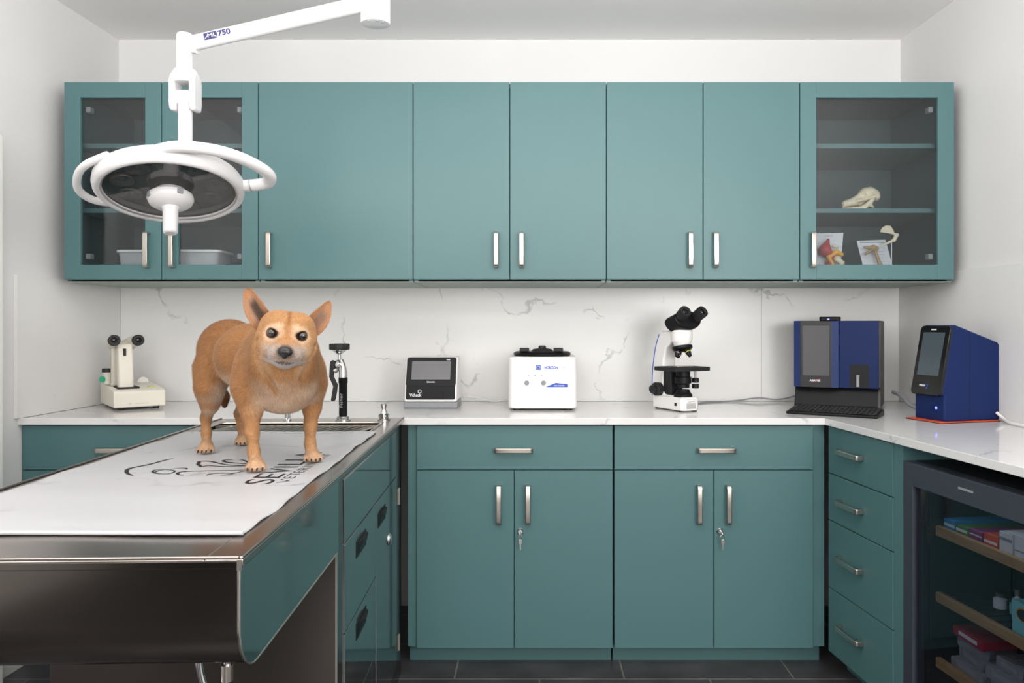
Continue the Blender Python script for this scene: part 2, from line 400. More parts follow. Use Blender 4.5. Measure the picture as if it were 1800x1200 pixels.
def base_cabinet(p0, p1, label, filler=None,  mid=None, dr=(.719, .881), two=True, lockx=None, hx=None, extra=None):
    x0, x1 = bx(p0), bx(p1)
    t = thing('base_cabinet', label, 'cabinet', (x0, YD, 0), group='teal base cabinets')
    a, c = (min(x0, filler[0]) if filler else max(x0, -1.842)), (max(x1, filler[1]) if filler else x1)
    MB(world=t).box(a+.001, c-.001, YD+.022, YB-.02, .07, .884).build('carcass', 'teal', t)
    MB(world=t).box(a+.001, c-.001, YD+.062, YD+.08, 0, .07).build('toe_kick', 'teal', t)
    if filler:
        MB(world=t).box(filler[0]+.0005, filler[1]-.0005, YD+.012, YD+.0225, .072, .883).build('filler_strip', 'teal', t)
    d = MB(world=t).box(x0+.0015, x1-.0015, YD, YD+.02, dr[0]+.0015, dr[1]).build('drawer', 'teal', t, bevel=.0012)
    pull(d, MW[t].inverted() @ Vector((hx, YD, .793)), (1, 0, 0), (0, -1, 0))
    if two:
        for i, (u0, u1, h) in enumerate(((x0, mid, mid-.056), (mid, x1, mid+.050))):
            dd = MB(world=t).box(u0+.0015, u1-.0015, YD, YD+.02, .069, dr[0]-.0015).build('door', 'teal', t, bevel=.0012)
            pull(dd, MW[t].inverted() @ Vector((h, YD, .595)), (0, 0, 1), (0, -1, 0), L=.143)
            if i: lock(dd, t, mid+.022, .496, .001 if p0 < 900 else .004)
    return t
base_cabinet(732, 1077.5, 'teal base cabinet with one drawer and two doors, under the centrifuge', (bx(716), bx(732)), bx(904), hx=bx(903))
base_cabinet(1079.5, 1430, 'teal base cabinet with one drawer and two doors, under the microscope', (bx(1430), bx(1451)), bx(1255), hx=bx(1258))
t = base_cabinet(38, 360, 'teal base cabinet with stacked drawers behind the far left edge of the steel table', None, None, two=False, hx=bx(205))
for (za, zb_) in ((.40, .7175), (.069, .3985)):
    d = MB(world=t).box(bx(38)+.0015, bx(360)-.0015, YD, YD+.02, za, zb_).build('drawer', 'teal', t, bevel=.0012)
    pull(d, MW[t].inverted() @ Vector((bx(205), YD, zb_-.1)), (1, 0, 0), (0, -1, 0))

# ---------------------------------------------------------------- right-hand run, slightly splayed
RO = Vector((1.0675, 2.85, 0)); RR = math.atan2(-.9943, .1064)
t = thing('drawer_unit', 'teal unit of four stacked drawers left of the glass-door fridge', 'drawer unit', RO, RR)
MB().box(.002, .466, .022, .50, .07, .884).build('carcass', 'teal', t)
MB().box(.002, .45, .07, .09, 0, .07).build('toe_kick', 'teal', t)
MB().box(.4175, .466, .004, .0225, .0, .883).build('filler_strip', 'teal', t)
zs = [.883, .714, .545, .302, .069]
for i in range(4):
    d = MB().box(.0015, .416, 0, .02, zs[i+1]+.0018, zs[i]-.0018).build('drawer', 'teal', t, bevel=.0012)
    pull(d, (.17, 0, [.806, .628, .43, .19][i]), (1, 0, 0), (0, -1, 0), L=.15)
# end panel beyond the fridge
t2 = thing('end_panel', 'teal end panel on the far right side of the fridge', 'panel', RO, RR)
MB().box(1.085, 1.105, .01, .53, 0, .884).build('panel_board', 'teal', t2)
# worktop
def RP(x, y): 
    v = Matrix.Rotation(RR, 3, 'Z') @ Vector((x, y, 0)); return (RO.x+v.x, RO.y+v.y)
e0 = (1.055, 2.85); e1 = (1.36-.107*1.72, 1.72)
wt = MB().prism([(XL(2.85)+.0005, 2.85), e0, e1, (XR(1.72)-.0008, 1.72), (XR(YB)-.0008, YB-.0008), (XL(YB)+.0005, YB-.0008)], .886, .910).build('countertop', 'quartz', bevel=.0015)
tag(wt, 'white veined quartz worktop running along the back wall and turning along the right wall', 'countertop')

# ---------------------------------------------------------------- under-counter fridge
t = thing('display_fridge', 'dark under-counter fridge with a glass door, full of medicine boxes', 'fridge', RO, RR)
fx0, fx1 = .470, 1.078
b = MB()
b.box(fx0, fx0+.04, .045, .50, .03, .838); b.box(fx1-.04, fx1, .045, .50, .03, .838)
b.box(fx0+.04, fx1-.04, .045, .50, .80, .838); b.box(fx0+.04, fx1-.04, .045, .50, .03, .08); b.box(fx0+.04, fx1-.04, .46, .50, .08, .80)
b.build('cabinet_body', 'fridge_in', t)
d = MB(); frame_slab(d, fx0, fx1, .10, .838, fx0+.048, fx1-.048, .16, .770, .002, .04)
dr = d.build('door', 'fridge', t, bevel=.002)
MB().box(fx0+.044, fx1-.044, .012, .018, .156, .774).build('glass_pane', 'fridge_pane', dr)
MB().box(fx0+.26, fx0+.32, .0005, .002, .806, .812).build('badge', 'grey_pl', dr)
MB().box(fx0, fx1, .02, .05, 0, .098).build('plinth_grille', 'fridge', t)
fl_ = bpy.data.lights.new('fridge_fill_light', 'AREA'); fl_.shape = 'RECTANGLE'; fl_.size = .45; fl_.size_y = .02; fl_.energy = .18; fl_.color = (.9, .95, 1)  # added fill light that makes the fridge contents visible
flo_ = bpy.data.objects.new('fridge_fill_light', fl_); COL.objects.link(flo_); flo_.parent = t; flo_.location = ((fx0+fx1)/2, .07, .795)
for zz in (.637, .440, .245):
    s = MB()
    s.box(fx0+.042, fx1-.042, .095, .44, zz-.006, zz+.002)
    for k in range(12): s.box(fx0+.05+k*.042, fx0+.056+k*.042, .096, .44, zz+.002, zz+.006)
    sh = s.build('shelf', 'fridge_in', t)
    MB().box(fx0+.006+.036, fx1-.042, .078, .0945, zz-.016, zz+.013).build('wood_strip', 'oak', sh, bevel=.002, label='light wooden shelf front')
def fbox(x0, x1, y0, y1, z, h, m, label, group='medicine boxes in the fridge', band=None, lett=None, name='medicine_box', rz=0, cat='box'):
    """a carton on a fridge shelf"""
    wx, wy = RP((x0+x1)/2, (y0+y1)/2)
    t = thing(name, label, cat, (wx, wy, z), RR+rz, group)
    w, dp = (x1-x0)/2, (y1-y0)/2
    MB().box(-w, w, -dp, dp, 0, h).build('carton', m, t, bevel=.001)
    MB().box(-w+.0003, w-.0003, -dp+.004, -dp+.006, h, h+.0006).build('lid_flap', 'ink_g', t)
    if band: MB().box(-w+.001, w-.001, -dp-.0006, -dp, h*band[1], h*band[2]).build('printed_band', band[0], t)
    return t
M['bx_blue'] = mat('carton_blue', (50, 140, 196), .5); M['bx_green'] = mat('carton_green', (88, 142, 62), .5)
M['bx_purple'] = mat('carton_purple', (142, 60, 120), .5); M['bx_orange'] = mat('carton_orange', (226, 92, 62), .5)
M['bx_white'] = mat('carton_white', (222, 224, 226), .5); M['bx_aqua'] = mat('carton_aqua', (130, 206, 212), .5)
M['bx_red'] = mat('carton_crimson', (170, 34, 60), .5)
z1 = .643
fbox(.520, .570, .10, .30, z1, .032, 'bx_blue', 'small blue carton at the left end of the top fridge shelf', band=('ink_w', .35, .6))
fbox(.576, .626, .10, .28, z1, .026, 'bx_green', 'small green carton between the blue and purple ones on the top fridge shelf', band=('ink_w', .4, .7))
fbox(.634, .688, .10, .30, z1, .030, 'bx_purple', 'small purple carton on the top fridge shelf', band=('ink_w', .5, .6))
fbox(.696, .750, .10, .28, z1, .034, 'bx_orange', 'small orange carton beside the white boxes on the top fridge shelf', band=('ink_w', .3, .5))
fbox(.757, .806, .10, .30, z1, .055, 'bx_white', 'white carton touching the orange one on the top fridge shelf', band=('ink_g', .6, .75))
fbox(.813, .885, .10, .30, z1, .060, 'bx_white', 'wider white carton at the right of the top fridge shelf', band=('ink_g', .3, .36))
z2 = .446
tb = fbox(.805, .915, .10, .24, z2, .085, 'bx_aqua', 'pale aqua carton with a dark oval logo on the middle fridge shelf')
MB().prism([(-.012+.024*math.cos(a), .056+.015*math.sin(a)) for a in [k*math.pi/12 for k in range(24)]], -.0712, -.0702, 'y').build('oval_logo', 'seal', tb, label='dark oval logo')
MB().prism([(-.012+.028*math.cos(a), .056+.019*math.sin(a)) for a in [k*math.pi/12 for k in range(24)]], -.0706, -.0701, 'y').build('logo_ring', 'yellow', tb)
fbox(.925, .975, .10, .24, z2, .06, 'bx_white', 'white carton right of the aqua one on the middle fridge shelf', band=('bx_orange', .1, .3))
def vial(x, y, z, h, r, m, label, group='vials and bottles on the middle fridge shelf', tilt=0):
    wx, wy = RP(x, y); t = thing('vial', label, 'bottle', (wx, wy, z), RR, group)
    MB().lathe([(r, 0), (r, h*.62), (r*.45, h*.75), (r*.45, h*.8)], 20).build('glass_body', m, t, smooth=True)
    MB().lathe([(r*.62, h*.8), (r*.62, h)], 20).build('cap', 'nickel', t, smooth=True)
vial(.735, .17, z2, .085, .014, 'bx_white', 'white bottle with a shiny cap standing left of the aqua carton')
vial(.690, .20, z2, .045, .016, 'bx_aqua', 'short pale green jar on the middle fridge shelf')
vial(.640, .19, z2, .040, .018, 'bx_white', 'short white jar at the left of the middle fridge shelf')
z3 = .251
def pack(x, y, z, w, dp, h, m, label, rz):
    wx, wy = RP(x, y); t = thing('supply_packet', label, 'packet', (wx, wy, z), RR+rz, 'wrapped packets on the lowest fridge shelf')
    P = rrect(-w/2, w/2, 0, h, min(h, w)*.3, 4)
    MB().prism(P, -dp/2, dp/2, 'y').build('wrapper', m, t, smooth=True)
    MB().box(-w*.3, w*.3, -dp/2-.0008, -dp/2, h*.3, h*.7).build('printed_label', 'ink_g' if m != 'bx_red' else 'ink_w', t)
M['pk'] = mat('crinkled_clear_wrap', (150, 152, 154), .25, bump=((60, 60, 60), .8, .01))
packs = [(.62, .15, 0, .13, .10, .032, 'pk', 'grey wrapped packet at the bottom left of the pile', .05), (.63, .16, .033, .12, .10, .03, 'pk', 'grey wrapped packet second in the pile', -.12),
         (.625, .16, .064, .12, .09, .03, 'pk', 'grey wrapped packet third in the pile', .1), (.63, .15, .095, .14, .10, .026, 'bx_red', 'crimson packet on top of the wrapped pile in the fridge', -.04),
         (.77, .16, 0, .13, .10, .036, 'pk', 'grey wrapped packet right of the pile foot', -.1), (.765, .15, .037, .12, .10, .034, 'pk', 'grey wrapped packet second from the shelf, right of the crimson pile', .1),
         (.775, .16, .072, .10, .09, .03, 'pk', 'grey wrapped packet topmost right of the crimson pile', 0),
         (.91, .15, 0, .11, .10, .05, 'bx_white', 'white packet lying at the right of the lowest shelf', .05), (.905, .15, .051, .10, .10, .05, 'bx_white', 'white packet on top at the right of the lowest shelf', -.08)]
for p in packs: pack(p[0], p[1], z3+p[2], *p[3:7], p[7], p[8])
fbox(.60, .70, .11, .25, .0805, .085, 'bx_white', 'white carton left on the floor of the fridge', band=('ink_g', .5, .7))
fbox(.73, .86, .11, .25, .0805, .075, 'bx_white', 'white carton right on the floor of the fridge', band=('ink_g', .4, .5))
# ---------------------------------------------------------------- stainless wet table
t = thing('wet_table', 'stainless steel veterinary wet table with drawers, the dog standing on it', 'table', (-.417, 1.129, 0), math.radians(1.667))
TT = t; W_ = .656; TZ = .912
tp = MB()
sx0, sx1, sy0, sy1 = -.606, -.055, 1.285, 1.575
tp.box(-W_, sx0, 0, 1.715, .899, TZ); tp.box(sx1, 0, 0, 1.715, .899, TZ)
tp.box(sx0, sx1, 0, sy0, .899, TZ); tp.box(sx0, sx1, sy1, 1.715, .899, TZ)
tp.box(-W_, -W_+.006, 0, 1.715, TZ, TZ+.004); tp.box(-.006, 0, 0, 1.715, TZ, TZ+.004); tp.box(-W_+.006, -.006, 0, .006, TZ, TZ+.004)
top = tp.build('tabletop', 'steel', t, bevel=.0025, smooth=True, seg=3)
sk = MB()
sk.box(sx0, sx1, sy0, sy1, .80, .803); sk.box(sx0-.002, sx0, sy0, sy1, .80, TZ-.001); sk.box(sx1, sx1+.002, sy0, sy1, .80, TZ-.001)
sk.box(sx0, sx1, sy0-.002, sy0, .80, TZ-.001); sk.box(sx0, sx1, sy1, sy1+.002, .80, TZ-.001)
sink = sk.build('sink', mat('sink_steel', (70, 66, 62), .4, 1), t)
rm = MB(); rm.tube([(p[0], p[1], TZ+.001) for p in rrect(sx0+.002, sx1-.002, sy0+.002, sy1-.002, .03, 6)]+[(sx1-.002, sy1-.032, TZ+.001)], .0035, 8)
rm.build('rim', 'nickel', sink, smooth=True)
gr = MB()
for k in range(20):
    x = sx0+.006+k*.028
    gr.tube([(max(sx0+.004, x-.05), sy0+.01, TZ-.005), (min(sx1-.004, x+.05), sy1-.055, TZ-.004)], .0030, 6)
gr.box(sx0+.004, sx1-.004, sy1-.058, sy1-.05, TZ-.012, TZ-.001)
gr.build('grate', 'nickel', sink, smooth=True)
MB().box(-W_+.001, -.001, -.0022, .004, .8985, .9095).build('front_lip', 'steel_dark', t, bevel=.001)
# basin under the top: vertical front, rounded under edge
prof = [(.004, .8985), (.004, .811)]+[(.004+.076-.076*math.cos(a), .811-.076*math.sin(a)) for a in [math.radians(q) for q in range(10, 91, 10)]]+[(.654, .735), (.654, .8985)]
MB().prism([(p[0]+.003 if i < 99 else p[0], p[1]) for i, p in enumerate(prof)], -W_+.008, -.010, 'x').build('basin', 'steel_dark', t, smooth=True)
for xa, xb in ((-.010, -.006), (-W_+.004, -W_+.008)):
    MB().prism(prof, xa, xb, 'x').build('side_panel', 'steel_side', t, bevel=.0008, smooth=True)
    MB().tube([(xb if xa > -.3 else xa, p[0], p[1]) for p in prof[:-2]+[(.64, .735)]], .0016, 6).build('edge_bead', 'nickel', t, smooth=True)
MB().box(-.008, -.001, -.0030, .003, .896, .911).build('corner_tab', 'nickel', t)
ft = MB(); ft.box(-W_+.006, -.010, .655, 1.700, 0, .795)
ft.box(-W_+.006, -.010, .655, 1.281, .795, .8985); ft.box(-W_+.006, -.010, 1.579, 1.700, .795, .8985)
ft.box(-W_+.006, -.610, 1.281, 1.579, .795, .8985); ft.box(-.051, -.010, 1.281, 1.579, .795, .8985)
ped = ft.build('pedestal', 'steel_dark', t)
MB().box(-.013, -.0085, .652, .657, 0, .886).build('corner_trim', 'nickel', t)
MB().box(-.0105, -.0075, .724, 1.557, .7325, .884).build('upper_panel', 'steel_side', t, bevel=.0008)
def recess_pull(parent, y, z):
    m = MB(); X = -.0062
    m.box(X-.001, X+.0008, y-.066, y+.066, z-.021, z+.021)
    m.add([(X+.001, y-.06, z-.016), (X+.001, y+.06, z-.016), (X+.001, y+.06, z+.016), (X+.001, y-.06, z+.016), (X+.009, y-.012, z+.014), (X+.009, y+.05, z+.014)], [(0, 1, 5, 4), (3, 4, 5, 2), (0, 4, 3), (1, 2, 5)])
    m.build('recessed_pull', 'black', parent, label='black recessed pull')
for za, zb_, pz in ((.522, .7295, .678), (.302, .5185, .470), (.085, .2985, .25)):
    d = MB().box(-.0105, -.0068, .7255, 1.1525, za, zb_).build('drawer', 'steel_side', t, bevel=.0008)
    recess_pull(d, .93, pz)
d = MB().box(-.0105, -.0068, 1.157, 1.566, .085, .7295).build('door', 'steel_side', t, bevel=.0008)
recess_pull(d, 1.255, .670)
MB().lathe([(.020, 0), (.019, .004), (.014, .008), (.006, .011), (0, .011)], 24, axisM((-.0068, 1.40, .560), (1, 0, 0))).build('door_lock', 'chrome', d, smooth=True)
for zz in (.655, .150):
    h = MB(); h.box(-.0068, -.004, 1.585, 1.612, zz-.027, zz+.027); h.tube([(-.003, 1.6, zz-.029), (-.003, 1.6, zz+.029)], .004, 10)
    h.build('hinge', 'nickel', t, smooth=True)
# trap hanging under the basin
tr = MB(); 
tr.tube(smooth_pts([(-.150, .22, .74), (-.150, .22, .66), (-.132, .22, .61), (-.108, .22, .605), (-.100, .22, .66), (-.102, .22, .74)], 3), .0062, 10)
tr.build('drain_trap', 'chrome', t, smooth=True)
MB().tube([(-.101, .22, .668), (-.101, .22, .640)], .010, 12).build('slip_nut', 'nickel', t, smooth=True)

# things on the table's rear deck
dY = 2.775
t = thing('spray_handle', 'black and chrome pre-rinse spray handle standing on the steel table deck', 'sprayer', (-.672, dY, TZ+.0003))
MB().lathe([(.027, 0), (.027, .003), (.022, .006), (.022, .014), (.017, .016)], 24).build('deck_flange', 'chrome', t, smooth=True)
MB().lathe([(.0135, .012), (.0145, .02), (.0145, .13), (.016, .132), (.016, .150), (.013, .152)], 20).build('grip', 'black', t, smooth=True, label='black ribbed grip')
mb = MB(); text(mb, 'Fisher', .011, frameM((.0015, -.0152, .045), (0, 0, 1), (-1, 0, 0)), width=.05); mb.build('lettering', 'ink_g', t)
v = MB(); v.tube(smooth_pts([(0, 0, .148), (0, 0, .175), (-.006, 0, .195), (-.013, 0, .21)], 2), [.015]*2+[.0145]*99 if False else .0145, 14)
v.ball((-.012, 0, .195), (.018, .016, .02)); v.tube([(-.03, 0, .172), (-.012, 0, .185)], .009, 10)
v.build('valve_body', 'chrome', t, smooth=True)
MB().tube([(-.013, 0, .205), (-.013, 0, .238)], .0058, 12).build('stem', 'chrome', t, smooth=True)
MB().lathe([(.006, .232), (.013, .236), (.026, .247), (.026, .249)], 24, Matrix.Translation((-.013, 0, 0))).build('spray_bell', 'chrome', t, smooth=True)
MB().lathe([(.035, .248), (.0365, .252), (.0365, .268), (.034, .270)], 12, Matrix.Translation((-.013, 0, 0))).build('spray_head', 'rubber', t)
lv = MB(); lv.prism([(-.037, .212), (-.026, .208), (-.028, .18), (-.034, .155), (-.019, .125), (-.022, .10), (-.028, .07), (-.036, .066), (-.042, .07), (-.034, .12), (-.048, .152), (-.046, .19), (-.044, .208)], -.007, .007, 'y')
lv.build('lever', 'rubber', t, bevel=.002, label='black squeeze lever')
t = thing('deck_valve', 'small chrome valve with a winged knob at the rear corner of the steel table', 'valve', (-.528, 2.775, TZ+.0003))
MB().lathe([(.022, 0), (.022, .004), (.017, .007), (.017, .011), (.020, .013), (.020, .02), (.013, .024), (.010, .034), (.008, .038)], 24).build('body', 'chrome', t, smooth=True)
MB().lathe([(.006, .036), (.008, .042), (.013, .056), (.011, .058), (0, .058)], 16).build('knob', 'chrome', t, smooth=True)
MB().prism([(.006, .045), (.014, .062), (.011, .064), (.0, .055)], -.003, .003, 'y').build('wing', 'chrome', t)
for i, (x, y, lab) in enumerate(((-.868, 2.775, 'slim chrome tap post behind the dog, between its front legs'),)):
    t = thing('tap_post', lab, 'tap', (x, y, TZ+.0003))
    MB().lathe([(.014, 0), (.014, .004), (.009, .006)], 20).build('flange', 'chrome', t, smooth=True)
    MB().tube([(-.005, 0, .004), (-.005, 0, .075)], .0045, 10).build('pipe', 'chrome', t, smooth=True)
    MB().tube([(.006, 0, .004), (.006, 0, .075)], .0045, 10).build('pipe', 'chrome', t, smooth=True)
    MB().lathe([(.014, .072), (.016, .076), (.016, .10), (.011, .104)], 20).build('spout_cap', 'chrome', t, smooth=True)

# ---------------------------------------------------------------- printed mat on the table
rng = np.random.RandomState(3)
def mat_z(x, y):
    e = min(1, max(0, (x+.53)/.06))   # ripples grow towards the right edge
    return .9165+.0008*math.sin(y*31+x*3)+e*.0011*math.sin(y*47+1)+.0005*math.sin(x*19+y*5)+.0012*max(0, (1.29-y)/.05)
t = thing('table_mat', 'white marbled vinyl mat with a line-drawn dog and cat logo, on the steel table', 'mat', (-.76, 1.88, .9165))
nx, ny = 60, 130
m = MB(world=t); vs = []; fs = []
for j in range(ny+1):
    for i in range(nx+1):
        y = 1.252+(2.458-1.252)*j/ny
        s = j/ny
        xr = -.462-.030*s+.0022*math.sin(y*14)+.0008*math.sin(y*39+2)
        xl = -1.045-.034*s+.003*math.sin(y*17)
        x = xl+(xr-xl)*i/nx
        yy = y+.003*math.sin(x*14)*(1-s)
        vs.append((x, yy, mat_z(x, yy)))
for j in range(ny):
    for i in range(nx):
        a = j*(nx+1)+i; fs.append((a, a+1, a+nx+2, a+nx+1))
m.add(vs, fs)
M['vinyl'] = marble('marbled_white_vinyl', (180, 180, 182), (128, 126, 132), .36, 1.6, .7, .014)
mo = m.build('vinyl_sheet', 'vinyl', t, smooth='all', recalc=False)
sd = mo.modifiers.new('solid', 'SOLIDIFY'); sd.thickness = .0025; sd.offset = -1
hem = MB(world=t)
P = []
for j in range(ny+1):
    s = j/ny; y = 1.252+(2.458-1.252)*s
    xr = -.462-.030*s+.0022*math.sin(y*14)+.0008*math.sin(y*39+2); yy = y+.003*math.sin(xr*14)*(1-s)
    P.append((xr-.001, yy, mat_z(xr, yy)-.0006))
hem.tube(P, .0021, 8)
P = []
for i in range(nx+1):
    x = -1.045+(-.462+1.045)*i/nx; yy = 1.252+.003*math.sin(x*14); P.append((x, yy, mat_z(x, yy)+.0004))
hem.tube(P, .0034, 8)
hem.build('hem', 'vinyl', t, smooth=True)
# logo, drawn in the mat plane: local x = +Y of the room (text direction), local y = -X
LM = MW[t].inverted() @ Matrix(((0, -1, 0, -.63), (1, 0, 0, 1.845), (0, 0, 1, 0), (0, 0, 0, 1)))
def on_mat(mb):
    """drape printed geometry on the rippled sheet"""
    Wm = MW[t]
    for k, v in enumerate(mb.v):
        w = Wm @ v; v.z = mat_z(w.x, w.y)+.00045+(.0001 if v.z > .0004 else 0) - MW[t].translation.z
wp = lambda P: [((x-510)*.00083, (957-y)*.000817) for x, y in P]
lg = MB()
def ls(P, w=.0050, closed=False, it=3):
    Q = smooth_pts(wp(P), it, closed); n = len(Q)
    stroke(lg, Q, [w*(.55+.45*math.sin(math.pi*i/(n-1))) if not closed else w for i in range(n)], LM, closed=closed)
def wq(P):
    out = []
    for x, y in P:
        px_, py_ = x/3.4615+180, y/3.4615+740; d = (CAMH-.9185)*1383/(py_-571); out.append((d-1.845, -.63-(px_-938)*d/1383))
    return out
def lt(P, w=.0062, closed=False, it=3):
    Q = smooth_pts(wq(P), it, closed); n = len(Q)
    stroke(lg, Q, [w*(.5+.5*math.sin(math.pi*i/(n-1))) for i in range(n)], LM)
lt([(430, 225), (380, 232), (290, 255), (200, 272), (160, 283), (144, 297), (152, 316), (185, 326)], .010)
lt([(400, 318), (440, 306), (442, 298), (420, 291), (370, 288), (320, 290), (302, 300), (315, 312), (360, 318), (420, 315), (440, 306)], .0062)
lt([(320, 308), (338, 296), (370, 292)], .005)
lt([(885, 292), (760, 297), (600, 299), (520, 302), (470, 306), (453, 315), (465, 324), (495, 326)], .0075)
lt([(425, 283), (470, 278), (505, 278), (519, 284), (500, 288)], .005)
lt([(865, 299), (800, 316), (740, 313), (680, 316), (645, 322), (633, 328)], .0065)
lt([(800, 316), (760, 325), (715, 327)], .005)
lt([(890, 262), (840, 265), (760, 262), (700, 250), (650, 240), (605, 240), (582, 243), (592, 250), (576, 255), (592, 262), (598, 273), (640, 264), (690, 268), (740, 272), (820, 268), (885, 265)], .0085, it=2)
lt([(892, 252), (865, 236), (845, 232)], .006)
lt([(890, 256), (800, 250), (745, 246), (732, 238), (755, 233), (792, 232)], .0085)
on_mat(lg); lg.build('logo_print', 'ink', t, recalc=False)
tx = MB(); text(tx, 'SEVILLA', .060, LM @ Matrix.Translation((-.205, -.079, 0)), width=.41, bold=-.0001, ext=0)
text(tx, 'VETERINARY', .026, LM @ Matrix.Translation((-.19, -.112, 0)), width=.37, bold=-.0004, ext=0, spacing=1.05)
on_mat(tx); tx.build('lettering', 'ink', t, recalc=False)
# ---------------------------------------------------------------- surgical lamp
LC = Vector((-1.024, 2.22, 1.621)); LN = Vector((.12, -.28, -.94)).normalized()
t = thing('surgical_lamp', 'white surgical lamp on a jointed arm, its round dark lens tilted over the dog', 'lamp', (-.452, 2.25, 2.516))
up = -LN
xh = (Vector((1, 0, 0))-up*up.x).normalized()
HM = frameM(LC, xh, up.cross(xh)) @ Matrix.Scale(.905, 4)       # local x right, y away, z up through the head
def hm(p): return HM @ Vector(p)
m = MB(world=t)
m.lathe([(.194, -.002), (.200, -.008), (.209, -.006), (.216, .002), (.219, .016), (.217, .034), (.208, .048), (.18, .060), (.12, .070), (.06, .076), (.03, .08)], 72, HM, cap=False)
m.lathe([(.194, -.002), (.190, .004), (.190, .008)], 72, HM, cap=False)
head = m.build('lamp_head', 'white_lamp', t, smooth='all')
M['lens'] = glass('lamp_lens_glass', (.72, .72, .72), .8, ior=1.4)
M['lens_back'] = mat('dark_lamp_reflector', (150, 148, 146), .35, .3)
M['ringm'] = mat('lens_ring_metal', (172, 170, 170), .35, .7)
MB(world=t).lathe([(.0, .030), (.189, .030)], 48, HM, cap=False).build('reflector_plate', 'lens_back', head, smooth=True)
for k in range(9):
    a = 2*math.pi*k/9+.2; c = (.135*math.cos(a), .135*math.sin(a))
    Mk = HM @ Matrix.Translation((c[0], c[1], 0))
    MB(world=t).lathe([(.034, .028), (.036, .018), (.033, .018), (.020, .027), (.008, .0275), (.006, .022), (0, .022)], 24, Mk, cap=False).build('led_module', 'lens_back', head, smooth='all')
MB(world=t).lathe([(0, .0055), (.191, .0055), (.191, .0065), (0, .0065)], 64, HM, cap=False).build('lens', 'lens', head, label='dark glass lens')
MB(world=t).lathe([(.1895, .001), (.1925, -.003), (.1955, -.003)], 72, HM, cap=False).build('lens_ring', 'ringm', head, smooth=True)
b = MB(world=t).lathe([(.045, .006), (.050, -.002), (.066, -.012), (.068, -.022), (.062, -.036), (.045, -.047), (.026, -.052), (.0225, -.06), (.0215, -.12), (.0205, -.135), (.016, -.139), (.0, -.139)], 40, HM)
bo = b.build('center_handle', 'white_lamp', t, smooth=True)
for a in (-.75, -2.3):
    Mk = HM @ Matrix.Rotation(a, 4, 'Z') @ Matrix.Translation((.0668, 0, -.022)) @ Matrix.Rotation(math.pi/2, 4, 'Y')
    MB(world=t).prism(rrect(-.008, .008, -.009, .009, .003), -.002, .0018, 'z', Mk).build('dimmer_button', 'grey_pl', bo)
# loop handles round the rim
hl = MB(world=t).tube([hm(p) for p in smooth_pts([(.05, -.195, .034), (.12, -.212, .032), (.24, -.155, .026), (.315, -.03, .020), (.300, .035, .018), (.26, .045, .018), (.205, .04, .018)], 3)], .0185, 16, flat=.85)
hl.build('loop_handle', 'white_lamp', t, smooth=True)
MB(world=t).tube([hm((.234, .042, .018)), hm((.2365, .042, .018))], .0192, 20).build('joint_ring', 'grey_pl', t)
MB(world=t).tube([hm(p) for p in smooth_pts([(-.10, -.185, .042), (-.20, -.15, .036), (-.262, -.06, .022), (-.262, .0, .016), (-.24, .04, .016), (-.205, .055, .016)], 3)], .0105, 12).build('loop_handle', 'white_lamp', t, smooth=True)
sb = hm((.045, 0, .075))
MB(world=t).tube([sb-Vector((0, 0, .02)), sb+Vector((0, 0, .05))], .024, 20).build('swivel_socket', 'white_lamp', t, smooth=True)
MB(world=t).tube([sb+Vector((0, 0, .046)), sb+Vector((0, 0, .049))], .0255, 20).build('joint_ring', 'ringm', t, smooth=True)
MB(world=t).tube([sb+Vector((0, 0, .04)), (sb.x+.0, sb.y, 1.885)], .0195, 20).build('lower_stem', 'white_lamp', t, smooth=True)
sx, sy = sb.x, sb.y
yk = MB(world=t)
for q in (-1, 1):
    yk.prism([(sy-.022+.0, 1.855), (sy+.022, 1.855), (sy+.028, 1.875), (sy+.028, 1.94), (sy+.018, 1.962), (sy-.018, 1.962), (sy-.028, 1.94), (sy-.028, 1.875)], sx+q*.020, sx+q*.037, 'x')
yk.lathe([(.037, 1.935), (.038, 1.955), (.032, 1.972), (.024, 1.977)], 28, Matrix.Translation((sx, sy, 0)))
yk.build('yoke', 'white_lamp', t, bevel=.006, smooth=True, seg=3)
MB(world=t).tube([(sx-.03, sy, 1.895), (sx+.03, sy, 1.895)], .022, 20).build('pivot', 'white_lamp', t, smooth=True)
MB(world=t).lathe([(.0225, 1.97), (.0225, 2.07), (.020, 2.076), (0, 2.076)], 24, Matrix.Translation((sx-.002, sy, 0))).build('upper_stem', 'white_lamp', t, smooth=True)
cx_, cy_ = -.452, 2.25
A0, A1 = Vector((sx+.025, sy-.005, 2.048)), Vector((cx_-.03, cy_-.01, 2.162))
MB(world=t).tube([(sx, sy, 2.045), A0+Vector((.01, 0, -.005))], [.024, .024], 20).build('elbow', 'white_lamp', t, smooth=True)
arm = MB(world=t).tube([A0-(A1-A0)*.02, A1], [.0215, .0225], 24).build('arm', 'white_lamp', t, smooth=True)
ad = (A1-A0).normalized()
lm = frameM(A0+ad*.040+Vector((0, -.0222, .0)), ad, ad.cross(Vector((0, 1, 0))) * -1 if False else Vector((-ad.z, 0, ad.x)))
mb = MB(world=t); mb.prism(rrect(0, .038, -.009, .010, .003), 0, .0012, 'z', lm); mb.build('badge', 'ink_n', arm)
mb = MB(world=t); text(mb, 'MI', .011, lm @ Matrix.Translation((.010, -.004, .0014)), width=.018); stroke(mb, [(.002, -.006), (.012, .002), (.022, .003), (.036, -.006)], .0012, lm @ Matrix.Translation((0, 0, .0016))); mb.build('lettering', 'ink_w', arm)
mb = MB(world=t); text(mb, '750', .015, lm @ Matrix.Translation((.040, -.006, .0006)), width=.036, bold=.0008); mb.build('lettering', 'ink_n', arm)
